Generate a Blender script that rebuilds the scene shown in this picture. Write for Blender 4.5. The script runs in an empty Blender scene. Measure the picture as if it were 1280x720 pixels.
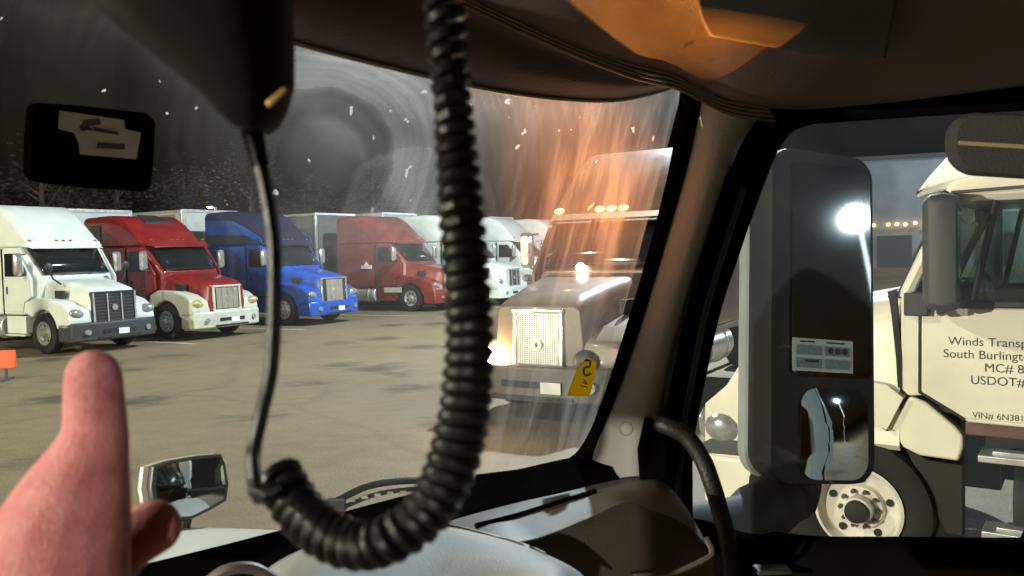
import bpy, bmesh, math, random
from mathutils import Vector, Matrix, noise
random.seed(7)
rad = math.radians
SC = bpy.context.scene
COL = SC.collection

# ------------------------------------------------------------------ camera
CAM_H = 2.3
PITCH = rad(2.56)
ROLL = rad(1.6)
cd = bpy.data.cameras.new('camera')
cam = bpy.data.objects.new('camera', cd)
COL.objects.link(cam)
cam.location = (0, 0, CAM_H)
cF = Vector((0, math.cos(PITCH), -math.sin(PITCH)))
_r = Vector((1, 0, 0)); _u = Vector((0, math.sin(PITCH), math.cos(PITCH)))
cR = _r * math.cos(ROLL) - _u * math.sin(ROLL); cU = _u * math.cos(ROLL) + _r * math.sin(ROLL)
cam.rotation_euler = Matrix((cR, cU, -cF)).transposed().to_euler()
cd.sensor_width = 36.0
cd.lens = 36.0 * 1050 / 1280
cd.clip_start = 0.01
cd.clip_end = 2000
cd.dof.use_dof = True
cd.dof.focus_distance = 6.0
cd.dof.aperture_fstop = 17.0
SC.camera = cam

# ------------------------------------------------------------------ world, exposure
w = bpy.data.worlds.new('World')
SC.world = w
w.use_nodes = True
nt = w.node_tree
bg = nt.nodes['Background']
sky = nt.nodes.new('ShaderNodeTexSky')
sky.sky_type = 'NISHITA'
sky.sun_disc = False
sky.sun_elevation = rad(-3.0)
sky.sun_rotation = rad(200)
nt.links.new(sky.outputs[0], bg.inputs[0])
bg.inputs[1].default_value = 0.10
SC.view_settings.view_transform = 'Standard'
SC.view_settings.look = 'None'
SC.view_settings.exposure = 0.0
SC.view_settings.gamma = 1.0
SC.render.engine = 'CYCLES'
SC.cycles.use_denoising = True
SC.cycles.max_bounces = 8
SC.cycles.transparent_max_bounces = 16
SC.cycles.sample_clamp_indirect = 4.0
SC.cycles.caustics_reflective = False
SC.cycles.caustics_refractive = False

# ------------------------------------------------------------------ frames
H = Vector((-math.sin(rad(60)), math.cos(rad(60)), 0))      # the way our own truck points
R = Vector((math.cos(rad(60)), math.sin(rad(60)), 0))       # its right hand side
UP = Vector((0, 0, 1))
C0 = Vector((0, 0, CAM_H))
def W(px, py, d):
    return C0 + d * ((px - 640) / 1050 * cR + cF + (360 - py) / 1050 * cU)

# ------------------------------------------------------------------ materials
def nodes(m):
    m.use_nodes = True
    return m.node_tree.nodes, m.node_tree.links, m.node_tree.nodes['Principled BSDF']
MATS = {}
def mat(name, col, rough=0.5, metal=0.0, coat=0.0, var=0.15, scale=6.0, bump=0.0, bscale=60.0, spec=0.5, rvar=0.15):
    """A base colour broken up by soft dirt, with uneven gloss and an optional fine grain."""
    if name in MATS: return MATS[name]
    m = bpy.data.materials.new(name)
    N, L, p = nodes(m)
    tc = N.new('ShaderNodeTexCoord')
    n = N.new('ShaderNodeTexNoise'); n.inputs['Scale'].default_value = scale; n.inputs['Detail'].default_value = 6
    L.new(tc.outputs['Object'], n.inputs['Vector'])
    cr = N.new('ShaderNodeValToRGB')
    c = Vector(col)
    cr.color_ramp.elements[0].position = 0.3; cr.color_ramp.elements[1].position = 0.7
    cr.color_ramp.elements[0].color = (*(c * (1 - var)), 1); cr.color_ramp.elements[1].color = (*[min(1, v * (1 + var * .5)) for v in col], 1)
    L.new(n.outputs[0], cr.inputs[0]); L.new(cr.outputs[0], p.inputs['Base Color'])
    mr = N.new('ShaderNodeMapRange'); mr.inputs[3].default_value = max(.02, rough - rvar * rough); mr.inputs[4].default_value = min(1, rough + rvar)
    L.new(n.outputs[0], mr.inputs[0]); L.new(mr.outputs[0], p.inputs['Roughness'])
    p.inputs['Metallic'].default_value = metal
    p.inputs['Coat Weight'].default_value = coat; p.inputs['Coat Roughness'].default_value = .06
    p.inputs['Specular IOR Level'].default_value = spec
    if bump:
        n2 = N.new('ShaderNodeTexNoise'); n2.inputs['Scale'].default_value = bscale; n2.inputs['Detail'].default_value = 3
        L.new(tc.outputs['Object'], n2.inputs['Vector'])
        b = N.new('ShaderNodeBump'); b.inputs['Strength'].default_value = bump; b.inputs['Distance'].default_value = 0.01
        L.new(n2.outputs[0], b.inputs['Height']); L.new(b.outputs[0], p.inputs['Normal'])
    MATS[name] = m
    return m
def glow(name, col, strength):
    if name in MATS: return MATS[name]
    m = bpy.data.materials.new(name)
    N, L, p = nodes(m)
    p.inputs['Base Color'].default_value = (*col, 1)
    p.inputs['Emission Color'].default_value = (*col, 1)
    p.inputs['Emission Strength'].default_value = strength
    MATS[name] = m
    return m
def clear_glass(name, tint=(.9, .95, .93), dirt=0.04, refl=0.06):
    m = bpy.data.materials.new(name)
    N, L, p = nodes(m)
    out = N['Material Output']
    tr = N.new('ShaderNodeBsdfTransparent'); tr.inputs[0].default_value = (*tint, 1)
    gl = N.new('ShaderNodeBsdfGlossy'); gl.inputs['Roughness'].default_value = 0.02
    fr = N.new('ShaderNodeFresnel'); fr.inputs[0].default_value = 1.45
    mx = N.new('ShaderNodeMixShader'); L.new(fr.outputs[0], mx.inputs[0]); L.new(tr.outputs[0], mx.inputs[1]); L.new(gl.outputs[0], mx.inputs[2])
    df = N.new('ShaderNodeBsdfTranslucent'); df.inputs[0].default_value = (.6, .58, .55, 1)
    n = N.new('ShaderNodeTexNoise'); n.inputs['Scale'].default_value = 7
    tc = N.new('ShaderNodeTexCoord'); L.new(tc.outputs['Object'], n.inputs['Vector'])
    mu = N.new('ShaderNodeMath'); mu.operation = 'MULTIPLY'; mu.inputs[1].default_value = dirt * 2; L.new(n.outputs[0], mu.inputs[0])
    m2 = N.new('ShaderNodeMixShader'); L.new(mu.outputs[0], m2.inputs[0]); L.new(mx.outputs[0], m2.inputs[1]); L.new(df.outputs[0], m2.inputs[2])
    L.new(m2.outputs[0], out.inputs[0])
    MATS[name] = m
    return m

WHITE = mat('white_paint', (.62, .655, .60), .35, 0, .4, .09, 2)
CREAM = mat('cream_paint', (.87, .81, .67), .35, 0, .3, .13, 2.2)
FAIRW = mat('white_fairing_paint', (.82, .81, .77), .4, 0, .2, .05, 3)
RED = mat('red_paint', (.20, .014, .014), .25, 0, .5, .2, 3)
RED2 = mat('brick_red_paint', (.20, .026, .016), .25, 0, .5, .2, 3)
BLUE = mat('blue_paint', (.006, .075, .42), .2, 0, .6, .2, 3)
NAVY = mat('navy_paint', (.012, .014, .04), .3, 0, .5, .2, 3)
GLAREH = mat('glare_pale_hood', (.19, .14, .10), .35, 0, .4, .15, 3)  # the wash of glare over the hood is put into this colour
MAROON = mat('brown_paint', (.12, .07, .045), .3, 0, .5, .2, 3)
PALE = mat('pale_lower_paint', (.50, .51, .42), .4, 0, .2, .15, 4)
CHROME = mat('chrome', (.78, .77, .74), .14, .8, 0, .1, 8)
ALU = mat('aluminium', (.66, .66, .64), .28, .65, 0, .15, 8)
BLACK = mat('black_plastic', (.018, .018, .020), .5, 0, 0, .3, 10, .15)
DGREY = mat('dark_grey_plastic', (.05, .052, .056), .55, 0, 0, .25, 6, .1)
RUBBER = mat('tyre_rubber', (.011, .0105, .010), .8, 0, 0, .4, 12, .2)
CHASS = mat('chassis_black', (.015, .014, .013), .7, 0, 0, .4, 6)
WINDOW = mat('dark_window_glass', (.012, .014, .016), .06, 0, 0, .2, 4, spec=.6, rvar=.02)
GRILLE = mat('grille_dark', (.03, .03, .03), .45, .3, 0, .3, 20)
TRAILW = mat('trailer_white', (.40, .42, .38), .5, 0, 0, .15, 2)
TRAILG = mat('trailer_grey', (.11, .11, .10), .5, 0, 0, .2, 2)
LENS = mat('headlamp_lens', (.40, .42, .42), .1, .5, .6, .25, 26)
YLENS = mat('yellowed_headlamp_lens', (.45, .42, .16), .2, .2, .4, .3, 20)
AMBERL = glow('amber_marker_lit', (1.0, .40, .03), 30)
AMBERO = mat('amber_lens', (.30, .09, .02), .25)
HEADLIT = glow('headlamp_lit', (1.0, .66, .30), 140)
PLATE = mat('plate_white', (.75, .75, .70), .5)

# ------------------------------------------------------------------ mesh helpers
def link(name, bm, m, parent=None, smooth=True, bevel=0.0, seg=2, mods=()):
    me = bpy.data.meshes.new(name)
    bmesh.ops.recalc_face_normals(bm, faces=bm.faces[:])
    bm.to_mesh(me); bm.free()
    o = bpy.data.objects.new(name, me)
    COL.objects.link(o)
    if m: me.materials.append(m)
    if smooth:
        for p in me.polygons: p.use_smooth = True
        try: me.set_sharp_from_angle(angle=rad(38))
        except Exception: pass
    if bevel:
        b = o.modifiers.new('bevel', 'BEVEL'); b.width = bevel; b.segments = seg; b.limit_method = 'ANGLE'; b.angle_limit = rad(35)
    if parent: o.parent = parent
    return o
def link_each(name, bm, m, parent=None, **k):
    """One object per loose piece, all with the same name."""
    bm.verts.index_update(); seen = set(); outs = []
    for v0 in bm.verts[:]:
        if v0.index in seen: continue
        st = [v0]; seen.add(v0.index); isl = []
        while st:
            v = st.pop(); isl.append(v)
            for e in v.link_edges:
                q = e.other_vert(v)
                if q.index not in seen: seen.add(q.index); st.append(q)
        nb_ = bmesh.new(); mp = {v: nb_.verts.new(v.co) for v in isl}
        for f in {f for v in isl for f in v.link_faces}: nb_.faces.new([mp[v] for v in f.verts])
        outs.append(link(name, nb_, m, parent, **k))
    bm.free()
    return outs
def empty(name, loc, rz, label, cat, group=None):
    o = bpy.data.objects.new(name, None)
    COL.objects.link(o)
    o.location = loc; o.rotation_euler = (0, 0, rz)
    o.empty_display_size = .2
    return tag(o, label, cat, group)
def tag(o, label=None, cat=None, group=None, kind=None):
    if label: o['label'] = label
    if cat: o['category'] = cat
    if group: o['group'] = group
    if kind: o['kind'] = kind
    return o
def BM(): return bmesh.new()
def box(bm, c, s, M=None):
    vs = []
    for i in (-1, 1):
        for j in (-1, 1):
            for k in (-1, 1):
                v = Vector((i * s[0] / 2, j * s[1] / 2, k * s[2] / 2))
                if M: v = M @ v
                vs.append(bm.verts.new(Vector(c) + v))
    for f in ((0, 1, 3, 2), (4, 6, 7, 5), (0, 4, 5, 1), (2, 3, 7, 6), (0, 2, 6, 4), (1, 5, 7, 3)):
        bm.faces.new([vs[i] for i in f])
def ring_loft(bm, rings, cap=True):
    R_ = [[bm.verts.new(p) for p in r] for r in rings]
    n = len(R_[0])
    for a, b in zip(R_, R_[1:]):
        for i in range(n):
            bm.faces.new((a[i], a[(i + 1) % n], b[(i + 1) % n], b[i]))
    if cap:
        bm.faces.new(R_[0]); bm.faces.new(R_[-1][::-1])
def rrect(x, hw, zb, zt, r, hwt=None, n=4, rb=.04):
    """Ring in the yz plane: straight-ish sides, rounded top corners."""
    hwt = hw if hwt is None else hwt
    pts = [(-hw + rb, zb), (hw - rb, zb), (hw, zb + rb)]
    for i in range(n + 1):
        a = rad(90) * i / n
        pts.append((hwt - r + r * math.cos(a), zt - r + r * math.sin(a)))
    for i in range(n + 1):
        a = rad(90) + rad(90) * i / n
        pts.append((-hwt + r + r * math.cos(a), zt - r + r * math.sin(a)))
    pts.append((-hw, zb + rb))
    return [Vector((x, y, z)) for y, z in pts]
def loft_x(bm, st):
    ring_loft(bm, [rrect(*s) for s in st])
def prism(bm, prof, y0, y1):
    a = [bm.verts.new((x, y0, z)) for x, z in prof]; b = [bm.verts.new((x, y1, z)) for x, z in prof]
    n = len(prof)
    for i in range(n): bm.faces.new((a[i], a[(i + 1) % n], b[(i + 1) % n], b[i]))
    bm.faces.new(a[::-1]); bm.faces.new(b)
def prism_z(bm, prof, z0, z1):
    a = [bm.verts.new((x, y, z0)) for x, y in prof]; b = [bm.verts.new((x, y, z1)) for x, y in prof]
    n = len(prof)
    for i in range(n): bm.faces.new((a[i], a[(i + 1) % n], b[(i + 1) % n], b[i]))
    bm.faces.new(a[::-1]); bm.faces.new(b)
def frame_of(d):
    d = d.normalized()
    t = UP if abs(d.z) < .95 else Vector((1, 0, 0))
    a = d.cross(t).normalized(); b = d.cross(a).normalized()
    return a, b
def cyl(bm, p0, p1, r0, r1=None, n=16):
    p0 = Vector(p0); p1 = Vector(p1); r1 = r0 if r1 is None else r1
    a, b = frame_of(p1 - p0)
    ring_loft(bm, [[p + (a * math.cos(t) + b * math.sin(t)) * r for t in [2 * math.pi * i / n for i in range(n)]] for p, r in ((p0, r0), (p1, r1))])
def tube(bm, pts, rr, n=10):
    pts = [Vector(p) for p in pts]
    if not hasattr(rr, '__len__'): rr = [rr] * len(pts)
    rings = []
    a = None
    for i, p in enumerate(pts):
        d = (pts[min(i + 1, len(pts) - 1)] - pts[max(i - 1, 0)]).normalized()
        if a is None: a, _ = frame_of(d)
        a = (a - d * a.dot(d)).normalized(); b = d.cross(a)
        rings.append([p + (a * math.cos(2 * math.pi * k / n) + b * math.sin(2 * math.pi * k / n)) * rr[i] for k in range(n)])
    ring_loft(bm, rings)
def lathe_y(bm, prof, c, n=32, closed=False, cap=True):
    """Revolve (radius, y) pairs about the y axis at c."""
    c = Vector(c)
    rings = [[c + Vector((r * math.cos(2 * math.pi * k / n), y, r * math.sin(2 * math.pi * k / n))) for k in range(n)] for r, y in prof]
    ring_loft(bm, rings, cap=cap and not closed)
    if closed:
        bm.verts.ensure_lookup_table()
        m = len(prof) * n
        base = len(bm.verts) - m
        for i in range(n):
            bm.faces.new([bm.verts[base + (len(prof) - 1) * n + i], bm.verts[base + (len(prof) - 1) * n + (i + 1) % n], bm.verts[base + (i + 1) % n], bm.verts[base + i]])
def ellip(bm, c, r, n=12, M=None):
    res = bmesh.ops.create_uvsphere(bm, u_segments=n * 2, v_segments=n, radius=1)
    for v in res['verts']:
        q = Vector((v.co.x * r[0], v.co.y * r[1], v.co.z * r[2]))
        if M: q = M @ q
        v.co = q + Vector(c)
def cat(pts, n):
    """Catmull-Rom resampling of a list of vectors to n points."""
    m = len(pts) - 1
    out = []
    for i in range(n):
        t = i / (n - 1) * m; k = min(int(t), m - 1); f = t - k
        p0 = pts[max(k - 1, 0)]; p1 = pts[k]; p2 = pts[k + 1]; p3 = pts[min(k + 2, m)]
        out.append(.5 * ((2 * p1) + (p2 - p0) * f + (2 * p0 - 5 * p1 + 4 * p2 - p3) * f * f + (3 * p1 - p0 - 3 * p2 + p3) * f ** 3))
    return out
def grid(rows, nu=32, nv=16, linear_v=False):
    rr = [cat(r, nu) for r in rows]
    cols = []
    for i in range(nu):
        c = [r[i] for r in rr]
        cols.append(cat(c, nv))
    return cols
def sheet(name, rows, m, parent, nu=32, nv=16, thick=.012, offset=1.0, uv=False):
    cols = grid(rows, nu, nv)
    bm = BM()
    V = [[bm.verts.new(p) for p in c] for c in cols]
    uvl = bm.loops.layers.uv.new('UVMap') if uv else None
    for i in range(nu - 1):
        for j in range(nv - 1):
            f = bm.faces.new((V[i][j], V[i + 1][j], V[i + 1][j + 1], V[i][j + 1]))
            # normals towards the camera
            f.normal_update()
            if f.normal.dot(C0 - f.calc_center_median()) < 0: f.normal_flip()
            if uv:
                for l in f.loops:
                    for a in range(nu):
                        pass
    me = bpy.data.meshes.new(name)
    bm.to_mesh(me); bm.free()
    o = bpy.data.objects.new(name, me); COL.objects.link(o)
    me.materials.append(m)
    for p in me.polygons: p.use_smooth = True
    if thick:
        s = o.modifiers.new('thickness', 'SOLIDIFY'); s.thickness = thick; s.offset = -offset
    if parent: o.parent = parent
    return o

# ------------------------------------------------------------------ ground, lamps
def ground_mat():
    m = bpy.data.materials.new('worn_asphalt')
    N, L, p = nodes(m)
    tc = N.new('ShaderNodeTexCoord')
    n1 = N.new('ShaderNodeTexNoise'); n1.inputs['Scale'].default_value = .22; n1.inputs['Detail'].default_value = 5
    n2 = N.new('ShaderNodeTexNoise'); n2.inputs['Scale'].default_value = 3.0; n2.inputs['Detail'].default_value = 8; n2.inputs['Roughness'].default_value = .7
    n3 = N.new('ShaderNodeTexNoise'); n3.inputs['Scale'].default_value = 40; n3.inputs['Detail'].default_value = 4
    mp = N.new('ShaderNodeMapping'); mp.inputs['Rotation'].default_value = (0, 0, rad(-28)); mp.inputs['Scale'].default_value = (.7, 1.1, 1)
    L.new(tc.outputs['Object'], mp.inputs[0]); L.new(tc.outputs['Object'], n1.inputs[0]); L.new(mp.outputs[0], n2.inputs[0]); L.new(tc.outputs['Object'], n3.inputs[0])
    a = N.new('ShaderNodeMath'); a.operation = 'MULTIPLY_ADD'; a.inputs[1].default_value = .55; L.new(n2.outputs[0], a.inputs[0])
    b = N.new('ShaderNodeMath'); b.operation = 'MULTIPLY'; b.inputs[1].default_value = .45; L.new(n1.outputs[0], b.inputs[0]); L.new(b.outputs[0], a.inputs[2])
    cr = N.new('ShaderNodeValToRGB')
    e = cr.color_ramp.elements
    e[0].position = .3; e[0].color = (.120, .092, .046, 1); e[1].position = .72; e[1].color = (.225, .176, .094, 1)
    L.new(a.outputs[0], cr.inputs[0])
    # oil drips, tar-sealed cracks, pale grit
    v1 = N.new('ShaderNodeTexVoronoi'); v1.inputs['Scale'].default_value = .55; v1.inputs['Randomness'].default_value = 1
    L.new(tc.outputs['Object'], v1.inputs['Vector'])
    nz = N.new('ShaderNodeMath'); nz.operation = 'MULTIPLY_ADD'; nz.inputs[1].default_value = .7; L.new(n2.outputs[0], nz.inputs[0]); L.new(v1.outputs['Distance'], nz.inputs[2])
    oil = N.new('ShaderNodeMapRange'); oil.interpolation_type = 'SMOOTHSTEP'; oil.inputs[1].default_value = .42; oil.inputs[2].default_value = .78; oil.inputs[3].default_value = .42; oil.inputs[4].default_value = 1
    L.new(nz.outputs[0], oil.inputs[0])
    v2 = N.new('ShaderNodeTexVoronoi'); v2.feature = 'DISTANCE_TO_EDGE'; v2.inputs['Scale'].default_value = .16
    wob = N.new('ShaderNodeMix'); wob.data_type = 'VECTOR'; wob.inputs[0].default_value = .35
    n5 = N.new('ShaderNodeTexNoise'); n5.inputs['Scale'].default_value = 1.2; L.new(tc.outputs['Object'], n5.inputs['Vector'])
    L.new(tc.outputs['Object'], wob.inputs[4]); L.new(n5.outputs[1], wob.inputs[5]); L.new(wob.outputs[1], v2.inputs['Vector'])
    crk = N.new('ShaderNodeMapRange'); crk.inputs[1].default_value = .002; crk.inputs[2].default_value = .012; crk.inputs[3].default_value = .86; crk.inputs[4].default_value = 1
    L.new(v2.outputs[0], crk.inputs[0])
    m1 = N.new('ShaderNodeMath'); m1.operation = 'MULTIPLY'; L.new(oil.outputs[0], m1.inputs[0]); L.new(crk.outputs[0], m1.inputs[1])
    gr = N.new('ShaderNodeMapRange'); gr.inputs[1].default_value = .35; gr.inputs[2].default_value = .7; gr.inputs[3].default_value = .75; gr.inputs[4].default_value = 1.25
    L.new(n3.outputs[0], gr.inputs[0])
    m2 = N.new('ShaderNodeMath'); m2.operation = 'MULTIPLY'; L.new(m1.outputs[0], m2.inputs[0]); L.new(gr.outputs[0], m2.inputs[1])
    mxc = N.new('ShaderNodeVectorMath'); mxc.operation = 'SCALE'; L.new(cr.outputs[0], mxc.inputs[0]); L.new(m2.outputs[0], mxc.inputs['Scale'])
    L.new(mxc.outputs[0], p.inputs['Base Color'])
    p.inputs['Roughness'].default_value = .75
    bp = N.new('ShaderNodeBump'); bp.inputs['Strength'].default_value = .35; bp.inputs['Distance'].default_value = .02
    L.new(n3.outputs[0], bp.inputs['Height']); L.new(bp.outputs[0], p.inputs['Normal'])
    return m
bm = BM()
vs = [bm.verts.new(p) for p in ((-400, -200, 0), (400, -200, 0), (400, 600, 0), (-400, 600, 0))]
bm.faces.new(vs)
tag(link('ground', bm, ground_mat()), kind='structure')

POSTM = mat('galvanised_post', (.30, .30, .30), .5, .6)
def lamp_post(loc, h, power, col, label, toward, group=None):
    """Pole on a concrete foot, an arm and a flat luminaire; the real light hangs under the lens."""
    x, y = loc
    d = Vector((toward[0] - x, toward[1] - y, 0)).normalized()
    t = empty('lamp_post', (x, y, 0), math.atan2(d.y, d.x), label, 'lamp post', group)
    b = BM(); cyl(b, (0, 0, 0), (0, 0, .6), .3, .28); link('foot', b, mat('concrete', (.35, .34, .31), .8), t, bevel=.02)
    b = BM(); cyl(b, (0, 0, .6), (0, 0, h), .11, .07); link('pole', b, POSTM, t)
    b = BM(); tube(b, [(0, 0, h - .3), (.5, 0, h), (1.1, 0, h + .05)], .04); link('arm', b, POSTM, t)
    b = BM(); loft_x(b, [(.95, .16, h - .02, h + .14, .05), (1.3, .24, h - .02, h + .16, .06), (1.7, .14, h - .02, h + .08, .04)])
    hd = link('luminaire', b, POSTM, t)
    b = BM(); ellip(b, (1.3, 0, h - .02), (.26, .19, .10), 10); link('lens', b, glow('lamp_lens_' + '_'.join('%d' % (v * 100) for v in col), col, 120), hd)
    ld = bpy.data.lights.new('bulb', 'POINT'); ld.energy = power; ld.color = col; ld.shadow_soft_size = .22
    lo = bpy.data.objects.new('bulb', ld); COL.objects.link(lo); lo.location = (1.3, 0, h - .36); lo.parent = t
    return t
KEYC = (1.0, .96, .74)
lamp_post((-30, -12), 5.6, 42000, KEYC, 'low lamp post added far to the left to light the cab interior', (0, 8), 'lot lamp posts')  # out of view, added to light the pillar and cab interior
lamp_post((-22, 2), 15.0, 13000, KEYC, 'tall lot lamp post out to the left of our own truck', (0, 8), 'lot lamp posts')
lamp_post((-4, -30), 9.5, 20000, (1.0, .95, .80), 'tall lot lamp post behind the cab', (-2, 0), 'lot lamp posts')
lamp_post((6.6, 23), 14.0, 30000, (.78, .90, 1.0), 'cool white lamp post behind the amber-lit brown truck', (-6, 16), 'lot lamp posts')
lamp_post((46, 58), 12.0, 14000, (.8, .9, 1.0), 'unseen lamp post added to light the long low grey building', (34, 70), 'lot lamp posts')  # out of view, added to brighten the building's siding

# ------------------------------------------------------------------ vehicle pieces
def wheel(parent, x, y, side, r=.52, rim=ALU, detail=False, width=.28):
    """side = +1 puts the visible face towards +y."""
    b = BM()
    w2 = width / 2
    prof = [(.30, -w2 * .8), (r - .07, -w2), (r - .015, -w2 * .86), (r, -w2 * .6), (r, w2 * .6), (r - .015, w2 * .86), (r - .07, w2), (.36, w2 * .96), (.30, w2 * .8)]
    lathe_y(b, prof, (0, 0, 0), 40, closed=True)
    if detail:
        for k in range(5):
            pass
    t = bpy.data.objects.new('wheel', None); COL.objects.link(t); t.parent = parent; t.location = (x, y, r)
    link('tyre', b, RUBBER, t)
    b = BM(); s = side
    lathe_y(b, [(.305, s * w2 * .95), (.285, s * w2 * .98), (.27, s * w2 * .6), (.25, s * w2 * .42), (.17, s * w2 * .35), (.155, s * w2 * .62), (.1, s * w2 * .66), (.095, s * (w2 + .04)), (.02, s * (w2 + .05)), (.002, s * (w2 + .05))], (0, 0, 0), 36, cap=False)
    rm = link('rim', b, rim, t)
    if not detail and x < -1: return t
    b = BM()
    for k in range(10):
        a = 2 * math.pi * k / 10
        c = Vector((.128 * math.cos(a), s * w2 * .66, .128 * math.sin(a)))
        cyl(b, c, c + Vector((0, s * .035, 0)), .016, n=6)
    link_each('wheel_nut', b, DGREY if detail else ALU, rm)
    b = BM()
    for k in range(8 if not detail else 5):
        a = 2 * math.pi * k / (8 if not detail else 5) + .35
        c = Vector((.205 * math.cos(a), s * w2 * .375, .205 * math.sin(a)))
        cyl(b, c, c + Vector((0, s * .012, 0)), .028, n=10)
    link_each('vent_hole', b, CHASS, rm)
    if detail:
        b = BM(); lathe_y(b, [(.085, s * (w2 + .02)), (.078, s * (w2 + .075)), (.03, s * (w2 + .082)), (.005, s * (w2 + .085))], (0, 0, 0), 20)
        link('hub_cap', b, CHASS, rm)
    return t
def arch_profile(r=.62, cz=.52, outer=(), a0=8, a1=172, n=14):
    pts = list(outer)
    for i in range(n + 1):
        a = rad(a1 - (a1 - a0) * i / n)
        pts.append((r * math.cos(a), cz + r * math.sin(a)))
    return pts
def side_mirror_part(parent, x, y, z, m=CHROME, h=.55):
    s = 1 if y > 0 else -1
    b = BM(); loft_x(b, [(x - .05, .10, 0, h, .06), (x + .02, .11, -.01, h + .01, .06), (x + .08, .07, .04, h - .04, .05)])
    for v in b.verts: v.co += Vector((0, y + s * .2, z))
    o = link('side_mirror', b, m, parent)
    b = BM(); tube(b, [(x, y - s * .02, z + .02), (x, y + s * .1, z - .03), (x, y + s * .2, z + .02)], .018, 8)
    tube(b, [(x, y - s * .02, z + h - .02), (x, y + s * .2, z + h - .03)], .015, 8)
    link_each('mirror_arm', b, BLACK, o)
    return o

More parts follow.
